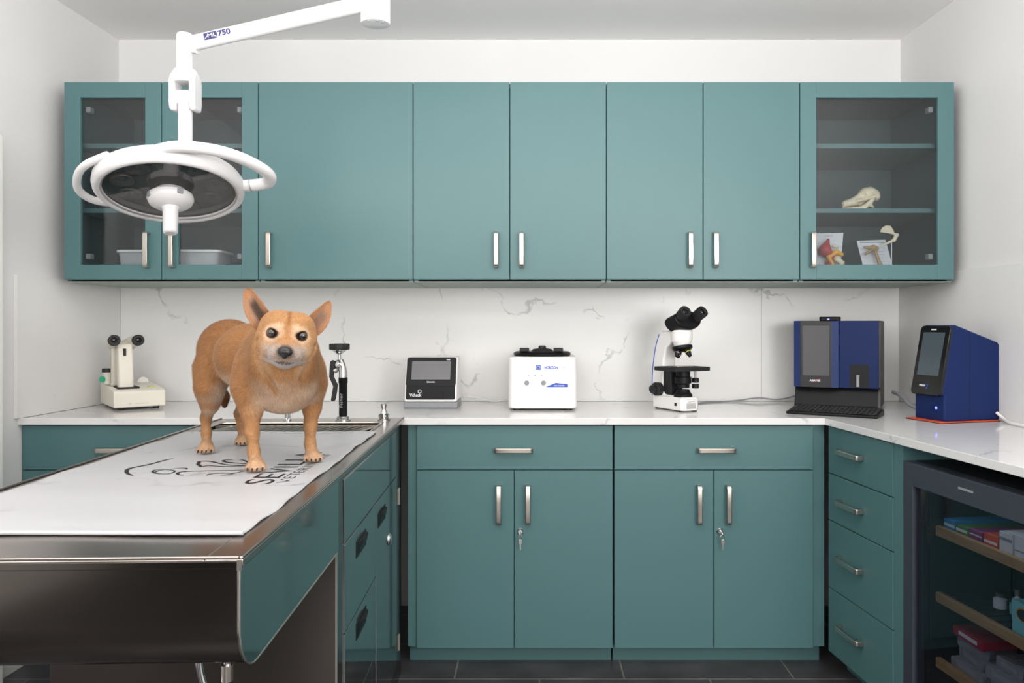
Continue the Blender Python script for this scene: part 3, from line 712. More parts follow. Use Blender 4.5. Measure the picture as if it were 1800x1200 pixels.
MB(world=t).lathe([(.030, 2.106), (.040, 2.108), (.042, 2.114), (.042, 2.23), (.036, 2.235), (.030, 2.235), (.030, 2.49), (.075, 2.495), (.075, 2.5155)], 36, Matrix.Translation((cx_, cy_, 0))).build('ceiling_column', 'white_lamp', t, smooth=True)
mb = MB(world=t)
for k, a in enumerate((-2.0, -1.2, -.7)):
    mb.tube([(cx_+.033*math.cos(a), cy_+.033*math.sin(a), 2.1035), (cx_+.033*math.cos(a), cy_+.033*math.sin(a), 2.1065)], .003, 8)
mb.build('screws', 'grey_pl', t)

# ---------------------------------------------------------------- bench devices
ZC = .9102
# small screen analyser
t = thing('tabletop_analyser', 'small analyser with tilted black screen on a white body, right of the table sprayer', 'analyser', (-.417, 3.18, ZC))
MB().prism([(.004, .0), (.0, .005), (.0, .026), (.19, .026), (.19, 0)], -.108, .108, 'x').build('base', 'grey_pl', t, bevel=.004)
MB().prism([(.0, .0265), (.0, .034), (.012, .095), (.052, .203), (.062, .207), (.15, .207), (.185, .12), (.19, .0265)], -.106, .106, 'x').build('housing', 'white_pl', t, bevel=.007, seg=3)
fc = frameM((0, -.0015, .0345), (1, 0, 0), (0, .012, .061))
fu = frameM((0, .0105, .095), (1, 0, 0), (0, .040, .108))
f = MB(); f.prism(rrect(-.099, .099, .002, .064, .006), -.002, .002, 'z', fc); f.prism(rrect(-.101, .101, -.006, .117, .010), -.002, .0022, 'z', fu)
face = f.build('front_panel', 'black', t, bevel=.001)
MB().prism(rrect(-.080, .078, .022, .100, .002), .0022, .003, 'z', fu).build('screen', 'screen', face)
MB().box(.010, .050, -.0045, .004, .045, .068).build('cartridge_slot', 'dark_gap', face)
mb = MB(); text(mb, 'Vcheck', .013, fc @ Matrix.Translation((-.084, .014, .0024)), width=.048, bold=.0004); stroke(mb, rrect(-.050, -.038, .029, .041, .003), .0022, fc @ Matrix.Translation((0, 0, .0024)), closed=True)
text(mb, 'bionote', .006, fu @ Matrix.Translation((-.016, .009, .0026)), width=.032, bold=.0003); text(mb, 'V200', .005, fu @ Matrix.Translation((.060, .104, .0026)), width=.016, bold=.0003)
mb.build('lettering', 'ink_w', face)
# centrifuge
t = thing('centrifuge', 'white boxy centrifuge with a black lid on top and blue logo on its front', 'centrifuge', (.035, 3.10, ZC))
MB().prism(rrect(-.135, .137, 0, .30, .03, 6), .008, .212, 'z').build('housing', 'white_pl', t, bevel=.006, smooth=True, seg=3)
for x in (-.1, .1):
    for y in (.03, .26): MB().lathe([(.018, 0), (.018, .009)], 16, Matrix.Translation((x, y, 0))).build('foot', 'rubber', t)
pl = MB().prism(rrect(-.108, .112, .085, .200, .006), -.0015, .001, 'y').build('control_panel', 'white_pl', t, bevel=.0005)
lid = MB().lathe([(.112, .2125), (.116, .216), (.117, .224), (.108, .230), (.03, .232), (.0, .232)], 48, Matrix.Translation((0, .125, 0))).build('lid', 'black', t, smooth=True)
MB().lathe([(.045, .231), (.038, .240), (.016, .244), (.015, .252), (.012, .254), (0, .254)], 24, Matrix.Translation((.0, .10, 0))).build('lid_knob', 'rubber', lid, smooth=True)
for x in (-.072, .064): MB().box(x-.019, x+.019, .045, .075, .231, .246).build('lid_latch', 'rubber', lid, bevel=.003)
FP = frameM((0, -.0016, 0), (1, 0, 0), (0, 0, 1))
for x in (-.062, .004):
    MB().lathe([(.0095, 0), (.0085, .008), (.007, .010), (0, .010)], 20, axisM((x, -.0015, .110), (0, -1, 0))).build('dial', 'grey_pl', pl, smooth=True)
mb = MB()
for x in (-.056, -.030, -.004): mb.lathe([(.0028, 0), (.0028, .0006)], 12, axisM((x, -.0015, .139), (0, -1, 0)))
text(mb, '6 FA', .010, FP @ Matrix.Translation((.064, .165, 0)), width=.028, bold=-.0003); mb.build('markings', 'ink_g', pl)
mb = MB(); mb.prism(rrect(-.026, -.007, .161, .180, .002), -.0021, -.0015, 'y'); text(mb, 'HORIZON', .0105, FP @ Matrix.Translation((.008, .165, 0)), width=.052, bold=.0006)
mb.prism([(.012, .093), (.030, .101), (.052, .110), (.060, .109), (.098, .105), (.099, .095), (.098, .093)], -.0021, -.0015, 'y'); mb.build('blue_print', 'ink_b', pl)
mb = MB(); text(mb, 'DRUCKER', .0045, frameM((.045, -.0022, .0965), (1, 0, 0), (0, 0, 1)), width=.042, bold=.0002); stroke(mb, rrect(-.022, -.011, .165, .176, .002), .0012, frameM((0, -.0023, 0), (1, 0, 0), (0, 0, 1)), closed=True); mb.build('lettering', 'ink_w', pl)
# upright microscope
t = thing('microscope', 'white and black binocular microscope standing between the centrifuge and the blue analyser', 'microscope', (.612, 3.055, ZC), math.radians(28))
arm = [(.205, .004), (.212, .05), (.213, .12), (.205, .19), (.190, .25), (.166, .30), (.150, .315), (.035, .315), (.03, .305), (.03, .275), (.085, .268), (.120, .245), (.135, .20), (.138, .075), (.12, .060), (.0, .056), (.0, .004)]
st = MB().prism(arm, -.031, .031, 'x').build('stand', 'white_pl', t, bevel=.007, smooth=True, seg=3)
MB().prism([(-.043, .01), (-.043, .19), (.043, .19), (.043, .01), (.030, .0), (-.030, .0)], .004, .055, 'z').build('base', 'white_pl', t, bevel=.006, smooth=True, seg=3)
for x in (-.03, .03):
    for y in (.02, .17): MB().lathe([(.011, 0), (.011, .005)], 14, Matrix.Translation((x, y, 0))).build('foot', 'rubber', t)
mb = MB(); mb.tube([(-.0318, p[0]-.0035, p[1]) for p in smooth_pts(arm[1:6], 2)], .0016, 6); mb.build('blue_stripe', 'ink_b', st)
MB().prism(rrect(-.026, .022, .034, .047, .006), -.0012, .001, 'y').build('name_plate', 'white_pl', t, bevel=.0004)
mb = MB(); text(mb, 'LABOMED', .005, frameM((-.018, -.0014, .038), (1, 0, 0), (0, 0, 1)), width=.034); mb.build('lettering', 'ink_g', t)
MB().box(-.0445, -.043, .035, .048, .022, .034).build('power_switch', 'rubber', t)
hd = MB(); hd.lathe([(.040, .272), (.042, .285), (.042, .316), (.038, .322)], 32, Matrix.Translation((0, .058, 0))); hd.build('tube_mount', 'white_pl', t, smooth=True)
HT = Matrix.Translation((0, .06, .345)) @ Matrix.Rotation(math.radians(28), 4, 'X')
hb = MB(); hb.prism([(.066*math.cos(a), (.030*math.sin(a) if math.sin(a) > 0 else .046*math.sin(a))) for a in [k*math.pi/16 for k in range(32)]], -.045, .028, 'y', Matrix.Translation((0, .06, .352)) @ Matrix.Rotation(math.radians(-18), 4, 'X'))
hb.build('binocular_head', 'black', t, bevel=.008, smooth=True, seg=3)
for sgn in (-1, 1):
    a0 = Vector((sgn*.036, .045, .352)); a1 = Vector((sgn*.043, -.020, .392)); dd = (a1-a0)
    e = MB(); e.lathe([(.019, 0), (.019, dd.length*.45), (.0225, dd.length*.5), (.0235, dd.length*.92), (.0225, dd.length), (.015, dd.length), (.013, dd.length-.004), (0, dd.length-.004)], 28, axisM(a0, dd))
    ep = e.build('eyepiece', 'rubber', t, smooth=True)
    MB().lathe([(.011, 0), (.008, .003), (0, .004)], 20, axisM(a1-dd.normalized()*.0042, dd)).build('lens', 'black_gloss', ep, smooth=True)
MB().lathe([(.036, .272), (.034, .262), (.030, .252)], 32, Matrix.Translation((0, .055, 0))).build('nosepiece_housing', 'white_pl', t, smooth=True)
NP = Matrix.Translation((0, .055, .252)) @ Matrix.Rotation(math.radians(-12), 4, 'X')
np_ = MB().lathe([(.040, .002), (.040, -.008), (.034, -.014), (.02, -.020), (0, -.020)], 32, NP).build('nosepiece', 'black', t, smooth=True)
for k in range(4):
    a = math.radians(-90+90*k); dr_ = Vector((.55*math.cos(a), .55*math.sin(a), -1)).normalized()
    p0 = NP @ Vector((.021*math.cos(a), .021*math.sin(a), -.012)); d2 = NP.to_3x3() @ dr_; ln = .030 if k else .038
    ob = MB().lathe([(.011, 0), (.011, ln*.55), (.008, ln*.75), (.006, ln), (0, ln)], 18, axisM(p0, d2)).build('objective', 'black', t, smooth=True)
    MB().lathe([(.0113, 0), (.0113, .003)], 18, axisM(p0+d2*ln*.45, d2)).build('colour_ring', mat('yellow_ring', (206, 196, 50), .4) if k == 0 else 'nickel', ob, label='yellow ring' if k == 0 else None)
MB().box(-.085, .085, -.012, .125, .158, .174).build('stage', 'rubber', t, bevel=.003)
MB().box(-.05, .03, .02, .07, .174, .178).build('slide_holder', 'nickel', t, bevel=.001)
MB().lathe([(.028, .157), (.028, .135), (.033, .133), (.033, .11), (.025, .105), (.025, .092), (.0, .092)], 28, Matrix.Translation((0, .05, 0))).build('condenser', 'black', t, smooth=True)
MB().box(-.028, .028, .09, .142, .06, .158).build('focus_rail', 'rubber', t, bevel=.003)
MB().lathe([(.036, .055), (.036, .066), (.030, .072), (.024, .085), (.0, .087)], 28, Matrix.Translation((0, .05, 0))).build('illuminator', 'black', t, smooth=True)
MB().tube([(.062, .05, .158), (.062, .05, .11)], .004, 10).build('stage_shaft', 'nickel', t, smooth=True)
for z in (.118, .095): MB().lathe([(.014, z-.009), (.014, z+.009)], 20, Matrix.Translation((.062, .05, 0))).build('stage_knob', 'rubber', t, bevel=.002, smooth=True)
for q in (-1, 1):
    MB().lathe([(.027, .031), (.027, .052), (.022, .056), (.016, .057), (.016, .072), (0, .072)], 28, axisM((0, .160, .080), (q, 0, 0))).build('focus_knob', 'rubber', t, smooth=True)
# old benchtop optical meter on the left
t = thing('benchtop_optical_meter', 'old cream bench instrument with two eyepieces in the left corner of the worktop', 'instrument', (-1.648, 3.088, ZC), math.radians(38))
MB().prism([(0, .010), (0, .072), (.012, .080), (.285, .098), (.29, .010)], 0, .190, 'x').build('base_housing', 'cream', t, bevel=.006, smooth=True, seg=3)
for x in (.03, .16):
    for y in (.03, .26): MB().lathe([(.012, 0), (.012, .011)], 14, Matrix.Translation((x, y, 0))).build('foot', 'rubber', t)
MB().box(.020, .100, .035, .13, .082, .0885).build('column_slot', 'dark_gap', t)
MB().prism([(.052, .08), (.095, .08), (.118, .225), (.125, .262), (.082, .262), (.066, .22)], .028, .083, 'x').build('column', 'cream', t, bevel=.007, smooth=True, seg=3)
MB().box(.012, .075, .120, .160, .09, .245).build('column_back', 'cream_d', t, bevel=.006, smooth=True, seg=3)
MB().box(.046, .056, .062, .085, .214, .243).build('focus_lever', 'rubber', t, bevel=.002)
for x0_, x1_ in ((.020, .012), (.092, .098)):
    e = MB().tube([(x0_, .150, .265), (x1_, .065, .275)], [.025, .022], 24).build('eyepiece_tube', 'cream', t, smooth=True)
    MB().lathe([(.0225, 0), (.0225, .014), (.0205, .016), (.012, .016), (.010, .012), (0, .012)], 28, axisM((x1_, .065, .275), Vector((x1_-x0_, -.085, .01)))).build('eye_cup', 'rubber', e, smooth=True)
    MB().ball((x1_+(x1_-x0_)*.12, .0535, .2764), (.009, .003, .009)).build('lens', 'black_gloss', e, smooth=True)
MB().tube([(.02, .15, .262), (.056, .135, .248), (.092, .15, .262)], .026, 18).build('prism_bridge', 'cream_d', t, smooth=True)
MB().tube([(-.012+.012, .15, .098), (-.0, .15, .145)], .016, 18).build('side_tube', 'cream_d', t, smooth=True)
MB().tube([(0, .15, .145), (0, .15, .160)], .017, 18).build('side_cap', 'rubber', t, smooth=True)
MB().lathe([(.012, 0), (.012, .008), (0, .009)], 18, axisM((-.014, .142, .118), (-.8, -.6, 0))).build('green_button', mat('green_plastic', (40, 168, 128), .4), t, smooth=True, label='green button')
MB().prism([(.022*math.cos(a), .022*math.sin(a)) for a in [k*math.pi/12 for k in range(13)]], .218, .222, 'y', Matrix.Translation((.150, 0, .0945))).build('scale_wheel', 'white_pl', t)
MB().box(.136, .156, .050, .066, .080, .0865).build('spirit_level', mat('yellow_green_liquid', (190, 196, 60), .2), t, bevel=.002)
mb = MB(); text(mb, 'AO', .004, frameM((.055, -.0004, .024), (1, 0, 0), (0, 0, 1))); text(mb, 'T/S METER MADE IN U.S.A.', .003, frameM((.075, -.0004, .024), (1, 0, 0), (0, 0, 1)), width=.05); mb.build('lettering', 'ink_g', t)
# large blue analyser
t = thing('blood_analyser', 'wide royal blue analyser with a tall grey screen, keyboard in front of it', 'analyser', (1.082, 3.268, ZC), math.radians(-27), 'blue laboratory analysers')
M['char'] = mat('charcoal_plastic', (72, 70, 70), .5)
MB().prism([(.004, .006), (.032, .082), (.012, .086), (.012, .350), (.02, .355), (.235, .355), (.235, .006)], .002, .330, 'x').build('housing', 'char', t, bevel=.004)
MB().prism([(.000, .004), (.000, .012), (.028, .0835), (.034, .0835), (.034, .004)], .001, .318, 'x').build('kick_panel', 'black', t)
for x in (.03, .3):
    for y in (.04, .2): MB().lathe([(.012, 0), (.012, .007)], 14, Matrix.Translation((x, y, 0))).build('foot', 'rubber', t)
MB().box(.175, .322, -.002, .014, .083, .3545).build('blue_panel', 'blue', t, bevel=.003)
sm = MB()
sm.prism([(.0, -.006), (.026, -.016), (.026, .012), (.0, .012)], .083, .3545, 'z'); sm.prism([(.148, -.016), (.174, -.005), (.174, .012), (.148, .012)], .083, .3545, 'z')
scm = sm.build('screen_surround', 'blue_s', t, bevel=.002)
bz = MB().prism(rrect(.025, .149, .083, .3545, .003), -.017, .012, 'y').build('screen_bezel', mat('dark_bezel', (38, 38, 42), .35), t, bevel=.002)
MB().prism(rrect(.036, .140, .132, .335, .002), -.0178, -.0165, 'y').build('screen', 'screen', bz)
mb = MB(); text(mb, 'ABAXIS', .0075, frameM((.064, -.0172, .108), (1, 0, 0), (0, 0, 1)), width=.042, bold=.0005); mb.build('lettering', 'ink_w', bz)
mb = MB(); stroke(mb, smooth_pts([(.078, .104), (.094, .112), (.108, .121), (.098, .118)], 2), .0014, frameM((0, -.0175, 0), (1, 0, 0), (0, 0, 1))); mb.build('swoosh', 'ink_r', bz)
bay = MB().box(.217, .287, -.0028, -.0015, .086, .178).build('sample_bay', 'dark_gap', t, label='black sample opening')
MB().tube([(.246, -.010, .090), (.246, -.010, .128)], .0065, 14).build('tube_holder', 'ink_g', bay, smooth=True)
MB().tube([(.246, -.010, .128), (.246, -.010, .138)], .0075, 14).build('tube_stopper', 'grey_pl', bay, smooth=True)
cm = MB().prism(rrect(.095, .175, .02, .075, .01), .355, .372, 'z').build('card_reader', 'black', t, bevel=.003)
MB().box(.128, .136, .0185, .0205, .359, .364).build('led', 'led', cm, label='lit blue light')
# keyboard
t = thing('keyboard', 'thin black keyboard lying in front of the wide blue analyser', 'keyboard', (.962, 3.0, ZC+.0003), math.radians(-33))
kb = MB(); kb.prism([(0, 0), (0, .010), (.135, .024), (.14, .018), (.14, 0)], 0, .325, 'x'); kb.build('keyboard_body', 'black', t, bevel=.003)
kk = MB()
for r_ in range(6):
    for c_ in range(19):
        if r_ == 0 and 5 < c_ < 11: continue
        y = .010+r_*.0205; x = .008+c_*.0164
        kk.box(x, x+.0140, y, y+.0170, .0105+y*.1037, .0140+y*.1037)
    if r_ == 0: kk.box(.008+6*.0164, .008+10*.0164+.014, .010, .027, .0112, .0147)
kk.build('keys', 'rubber', t, bevel=.001)
# smaller tilted-screen analyser and the mat below it
DR = math.radians(-75.3)
t0 = thing('rubber_mat', 'thin orange and black rubber mat under the smaller blue analyser', 'mat', (1.352, 2.845, ZC), DR)
MB().prism(rrect(-.012, .162, -.005, .255, .012), 0, .0022, 'z').build('backing', 'rubber', t0)
MB().prism(rrect(-.010, .160, -.003, .252, .012), .0022, .0042, 'z').build('top_layer', 'orange', t0)
t = thing('chemistry_analyser', 'narrow royal blue analyser with a slanted black screen, standing on an orange mat', 'analyser', (1.384, 2.848, ZC+.0043), DR, 'blue laboratory analysers')
MB().prism([(0, 0), (0, .088), (-.012, .094), (.032, .330), (.044, .334), (.225, .272), (.232, .262), (.232, 0)], 0, .137, 'x').build('housing', 'blue', t, bevel=.004, seg=3)
fb = frameM((0, -.0155, .094), (1, 0, 0), (0, .046, .236))
bz = MB().prism(rrect(-.002, .138, -.008, .240, .014), -.006, .006, 'z', fb).build('screen_bezel', 'black_gloss', t, bevel=.002)
MB().prism(rrect(.016, .118, .062, .216, .002), .006, .0068, 'z', fb).build('screen', 'screen2', bz)
mb = MB(); text(mb, 'ABAXIS', .004, fb @ Matrix.Translation((.050, .224, .0064)), width=.026, bold=.0003); text(mb, 'VETSCAN', .006, fb @ Matrix.Translation((.036, .022, .0064)), width=.028, bold=.0003); mb.build('lettering', 'ink_w', bz)
mb = MB(); text(mb, '2', .016, fb @ Matrix.Translation((.067, .015, .0064))); mb.build('numeral', 'ink_b', bz)
MB().prism([(0, .001), (.134, .001), (.134, .078), (.124, .088), (0, .088)], -.002, .001, 'y').build('front_cover', 'blue', t, bevel=.001)
MB().lathe([(.005, 0), (.004, .002), (0, .0025)], 16, axisM((.100, -.002, .044), (0, -1, 0))).build('led', 'led', t, label='lit blue light')
MB().box(.1368, .1374, .104, .1055, .0, .300).build('seam', 'dark_gap', t)
MB().tube(smooth_pts([(.10, .232, .085), (.10, .262, .075), (.112, .262, .04), (.10, .232, .035)], 2), .006, 8).build('plug', 'rubber', t, smooth=True)
# cables
def cable(label, pts, r, m='grey_pl', grp='cables along the backsplash'):
    o = MB().tube(smooth_pts(pts, 3), r, 8).build('cable', m, smooth='all'); tag(o, label, 'cable', grp); return o
cable('thin grey cable between the small screen analyser and the centrifuge', [(-.30, 3.36, ZC+.03), (-.27, 3.40, ZC+.03), (-.2, 3.44, ZC+.008), (-.15, 3.42, ZC+.004), (-.101, 3.36, ZC+.03)], .0028, 'white_pl')
cable('thin grey cable from the microscope to the wide blue analyser', [(.62, 3.30, ZC+.003), (.75, 3.42, ZC+.003), (.90, 3.46, ZC+.004), (.99, 3.47, ZC+.02), (1.08, 3.46, ZC+.006), (1.17, 3.474, ZC+.03)], .0032)
cable('thick pale hose lying between the two blue analysers', [(1.49, 3.26, ZC+.06), (1.50, 3.20, ZC+.05), (1.515, 3.16, ZC+.010), (1.55, 3.12, ZC+.009), (1.58, 3.10, ZC+.02), (1.61, 3.02, ZC+.012), (1.618, 2.95, ZC+.012)], .0085, 'ink_g')
cable('white cable on the worktop at the right wall behind the smaller blue analyser', [(1.625, 2.76, ZC+.03), (1.632, 2.72, ZC+.008), (1.61, 2.66, ZC+.006), (1.62, 2.5, ZC+.006), (1.63, 2.3, ZC+.006)], .0055, 'white_pl')
# ---------------------------------------------------------------- the dog
def surface_nets(F, org, h):
    """closed quad surface of F<0 on a grid (numpy)"""
    nx, ny, nz = F.shape; ins = F < 0
    cx, cy, cz = nx-1, ny-1, nz-1
    acc = np.zeros((cx, cy, cz, 3), np.float32); cnt = np.zeros((cx, cy, cz), np.float32)
    corners = [(i, j, k) for i in (0, 1) for j in (0, 1) for k in (0, 1)]
    def sl(c, A): return A[c[0]:c[0]+cx, c[1]:c[1]+cy, c[2]:c[2]+cz]
    for a in corners:
        for ax in range(3):
            if a[ax] == 1: continue
            b = list(a); b[ax] = 1
            fa, fb = sl(a, F), sl(b, F); m = sl(a, ins) != sl(b, ins)
            t = np.where(m, fa/np.where(m, fa-fb, 1), 0)
            for q in range(3):
                v = a[q]+(t if q == ax else 0)
                acc[..., q] += np.where(m, v, 0)
            cnt += m
    act = cnt > 0; idx = -np.ones(act.shape, np.int64); idx[act] = np.arange(act.sum())
    base = np.stack(np.nonzero(act), 1)
    V = (base+acc[act]/cnt[act][:, None])*h+np.array(org)
    quads = []
    for ax in range(3):
        o = [(1, 2), (2, 0), (0, 1)][ax]
        a = [slice(1, -1)]*3; a[ax] = slice(0, -1); b = list(a); b[ax] = slice(1, None)
        s0, s1 = ins[tuple(a)], ins[tuple(b)]
        for flip in (False, True):
            m = (s0 & ~s1) if not flip else (~s0 & s1)
            P = np.stack(np.nonzero(m), 1)
            off = np.ones(3, int); off[ax] = 0; P = P+off
            def cell(du, dv):
                Q = P.copy(); Q[:, o[0]] -= du; Q[:, o[1]] -= dv
                return idx[Q[:, 0], Q[:, 1], Q[:, 2]]
            q = [cell(1, 1), cell(0, 1), cell(0, 0), cell(1, 0)]
            if flip: q = q[::-1]
            quads.append(np.stack(q, 1))
    return V, np.concatenate(quads)
class SDF:
    def __init__(s, lo, hi, h):
        s.lo = np.array(lo); s.h = h; s.n = np.ceil((np.array(hi)-s.lo)/h).astype(int)+1
        s.F = np.full(s.n, .06, np.float32)
        s.ax = [(s.lo[i]+h*np.arange(s.n[i])).astype(np.float32) for i in range(3)]
    def region(s, lo, hi):
        a = np.clip(np.floor((np.array(lo)-s.lo)/s.h).astype(int), 0, s.n); b = np.clip(np.ceil((np.array(hi)-s.lo)/s.h).astype(int)+1, 0, s.n)
        sl_ = tuple(slice(a[i], b[i]) for i in range(3))
        g = np.stack(np.meshgrid(*[s.ax[i][sl_[i]] for i in range(3)], indexing='ij'), -1)
        return sl_, g
    def comb(s, sl_, d, k, op):
        f = s.F[sl_]
        if op == 'sub': f, d, sgn = -f, d, -1
        else: sgn = 1
        hh = np.maximum(k-np.abs(f-d), 0)/k
        s.F[sl_] = sgn*(np.minimum(f, d)-hh*hh*k*.25)
    def cap(s, a, b, ra, rb, k=.02, op='add', sc=None):
        a, b = np.array(a, float), np.array(b, float); R = max(ra, rb)+k+.02
        sl_, g = s.region(np.minimum(a, b)-R, np.maximum(a, b)+R)
        ab = b-a; L2 = max(1e-9, ab@ab); t = np.clip(((g-a.astype(np.float32))@ab.astype(np.float32))/L2, 0, 1)
        d = np.linalg.norm(g-(a+t[..., None]*ab), axis=-1)-(ra+(rb-ra)*t)
        s.comb(sl_, d, k, op)
    def ell(s, c, r, R=None, k=.02, op='add'):
        """ellipsoid, R rows = its axes in world"""
        c = np.array(c, float); r = np.array(r, float); m = r.max()+k+.02
        sl_, g = s.region(c-m, c+m); p = g-c
        if R is not None: p = p@np.array(R, float).T
        k0 = np.linalg.norm(p/r, axis=-1); k1 = np.linalg.norm(p/(r*r), axis=-1)+1e-9
        s.comb(sl_, k0*(k0-1)/k1, k, op)
    def mesh(s): return surface_nets(s.F, s.lo, s.h)
def pxw(x, y, d): return np.array([(x-938)*d/1383, d, CAMH-(y-571)*d/1383])

# ---------------------------------------------------------------- contents of the glass wall cabinets
def tub(x0, x1, y0, y1, h, label):
    z = ZB+.0203; xc, yc = (x0+x1)/2, (y0+y1)/2
    t = thing('food_container', label, 'container', (xc, yc, z), 0, 'lidded tubs in the left glass cabinet')
    a, b = (x1-x0)/2-.008, (y1-y0)/2-.008
    P0 = rrect(-a+.01, a-.01, -b+.01, b-.01, .018); P1 = rrect(-a, a, -b, b, .02); n = len(P0)
    m = MB(); m.add([(p[0], p[1], 0) for p in P0]+[(p[0], p[1], h) for p in P1], [tuple(range(n-1, -1, -1))]+[(i, (i+1) % n, n+(i+1) % n, n+i) for i in range(n)])
    m.build('tub', 'tub', t, smooth=True, recalc=False)
    MB().prism(rrect(-a-.007, a+.007, -b-.007, b+.007, .024), h, h+.011, 'z').build('lid', 'white_pl', t, bevel=.003, smooth=True)
    rs_ = random.Random(len(label)); g = MB()
    for i in range(14):
        r = rs_.uniform(.014, .022); g.ball((rs_.uniform(-a+.035, a-.035), rs_.uniform(-b+.03, b-.03), rs_.uniform(.022, h-.022)), (r*1.2, r, r*.8), 10, 7)
    o = g.build('packed_swabs', 'card', t, smooth='all', label='white packed contents'); o['kind'] = 'stuff'
tub(-1.655, -1.465, 3.10, 3.24, .092, 'clear tub with a white lid behind the left glass door')
tub(-1.425, -1.235, 3.09, 3.27, .092, 'clear tub with a white lid behind the right-hand glass door of the left cabinet')
# skull
t = thing('animal_skull', 'cream animal skull facing left on the middle shelf of the right glass cabinet', 'skull', (1.228, 3.15, 1.7012))
g = SDF((-.012, -.055, -.006), (.168, .055, .112), .002)
I3 = np.eye(3)
g.ell((.112, 0, .074), (.036, .029, .024), I3, .012); g.cap((.100, 0, .062), (.018, 0, .024), .025, .010, .012)
g.ell((.05, 0, .035), (.045, .018, .014), I3, .01); g.cap((.12, 0, .092), (.150, 0, .076), .006, .007, .01); g.ell((.142, 0, .06), (.016, .022, .018), I3, .01)
for q in (-1, 1):
    g.cap((.060, q*.020, .040), (.085, q*.036, .044), .007, .006, .008); g.cap((.085, q*.036, .044), (.122, q*.034, .056), .006, .005, .006)
    g.ell((.080, q*.029, .062), (.015, .016, .013), I3, .004, 'sub')
    g.cap((.014, q*.006, .008), (.085, q*.024, .010), .006, .009, .006); g.cap((.085, q*.024, .012), (.118, q*.028, .044), .012, .008, .008)
    g.cap((.112, q*.027, .020), (.122, q*.027, .014), .006, .003, .006)
g.cap((.010, 0, .0085), (.030, 0, .007), .008, .008, .006)
g.cap((.004, -.03, .0150), (.085, -.03, .0245), .0022, .003, .002, 'sub')
for yy in (-.02, -.01, 0, .01, .02): g.cap((-.004, yy, .0150), (.088, yy, .0245), .0022, .003, .002, 'sub')
g.cap((.012, 0, .036), (.004, 0, .028), .006, .006, .003, 'sub')
v_, f_ = g.mesh(); MB().add(v_.tolist(), f_.tolist()).build('skull_bone', 'bone', t, smooth='all')
th = MB()
for q in (-1, 1):
    for k in range(9):
        x = .014+k*.0075; y = q*(.009+.0014*k); L_ = .009 if k == 1 else .0055
        th.lathe([(.0026, 0), (.0006, -L_)], 7, Matrix.Translation((x, y, .0185+x*.11))); th.lathe([(.0026, 0), (.0006, L_*.8)], 7, Matrix.Translation((x+.003, y, .0128+x*.10)))
th.build('teeth', 'bone_d', t)
MB().tube([(.128, 0, 0), (.128, 0, .045)], .0016, 8).build('support_rod', 'white_pl', t, smooth=True)
# anatomical models on cards
zf = ZB+.0203; sc_ = .00226
def lp(x, y, x0): return ((x-x0)*sc_, (485-y)*sc_)
t = thing('organ_model', 'red and yellow anatomical organ model in front of a white printed card', 'model', (1.122, 3.13, zf), 0, 'anatomical models in the right glass cabinet')
MB().prism([lp(1434, 485, 1435), lp(1482.5, 485, 1435), lp(1489, 407, 1435), lp(1436, 408, 1435)], .030, .033, 'y').build('card', 'card', t)
mb = MB(); CM = frameM((0, .0298, 0), (1, 0, 0), (0, 0, 1)); text(mb, 'CANINE HIP', .006, CM @ Matrix.Translation((.045, .160, 0)), width=.035)
for k in range(7): mb.box(.008+(.075 if k % 2 else 0), .030+(.085 if k % 2 else 0), .0293, .0299, .05+k*.014, .0508+k*.014)
mb.build('lettering', 'ink_g', t)
g = SDF((-.01, -.035, -.004), (.125, .04, .165), .002)
def c2(p, q, ra, rb, y=0, **k): a, b = lp(*p, 1435), lp(*q, 1435); g.cap((a[0], y, a[1]), (b[0], y, b[1]), ra, rb, **k)
c2((1450, 440), (1457, 421), .022, .006, k=.01); c2((1452, 438), (1463, 450), .022, .012, k=.01); c2((1462, 450), (1458, 465), .010, .012, k=.01); c2((1458, 465), (1458, 481), .010, .010, k=.01)
v_, f_ = g.mesh(); MB().add(v_.tolist(), f_.tolist()).build('muscle', 'flesh', t, smooth='all', label='glossy red muscle')
g = SDF((-.01, -.035, -.004), (.125, .04, .165), .002)
c2((1456, 452), (1470, 443), .008, .010, -.008, k=.006); c2((1470, 443), (1479, 447), .010, .009, -.008, k=.006); c2((1456, 452), (1464, 466), .007, .007, -.012, k=.006); c2((1464, 466), (1466, 481), .007, .006, -.012, k=.006)
v_, f_ = g.mesh(); MB().add(v_.tolist(), f_.tolist()).build('fat_layer', 'yellow', t, smooth='all', label='yellow fat layer')
g = SDF((-.01, -.035, -.004), (.125, .04, .165), .002)
c2((1470, 455), (1480, 462), .012, .009, -.012, k=.006); c2((1478, 462), (1476, 481), .009, .007, -.012, k=.006); c2((1466, 432), (1472, 434), .007, .006, -.006, k=.006)
v_, f_ = g.mesh(); MB().add(v_.tolist(), f_.tolist()).build('joint_bone', 'bone', t, smooth='all')
t = thing('leg_bone_model', 'jointed leg bone model in front of a leaning pale card', 'model', (1.300, 3.13, zf), 0, 'anatomical models in the right glass cabinet')
MB().prism([lp(1529, 485, 1513), lp(1582, 485, 1513), lp(1564, 419, 1513), lp(1513, 421, 1513)], .035, .038, 'y').build('card', 'card', t)
mb = MB(); mb.box(.012, .112, .0342, .0349, .136, .141)
for k in range(5): mb.box(.075, .112, .0342, .0349, .06+k*.014, .0608+k*.014)
mb.build('printed_lines', 'ink_g', t)
g = SDF((-.01, -.035, -.004), (.15, .04, .22), .002)
def c3(p, q, ra, rb, y=0, **k): a, b = lp(*p, 1513), lp(*q, 1513); g.cap((a[0], y, a[1]), (b[0], y, b[1]), ra, rb, **k)
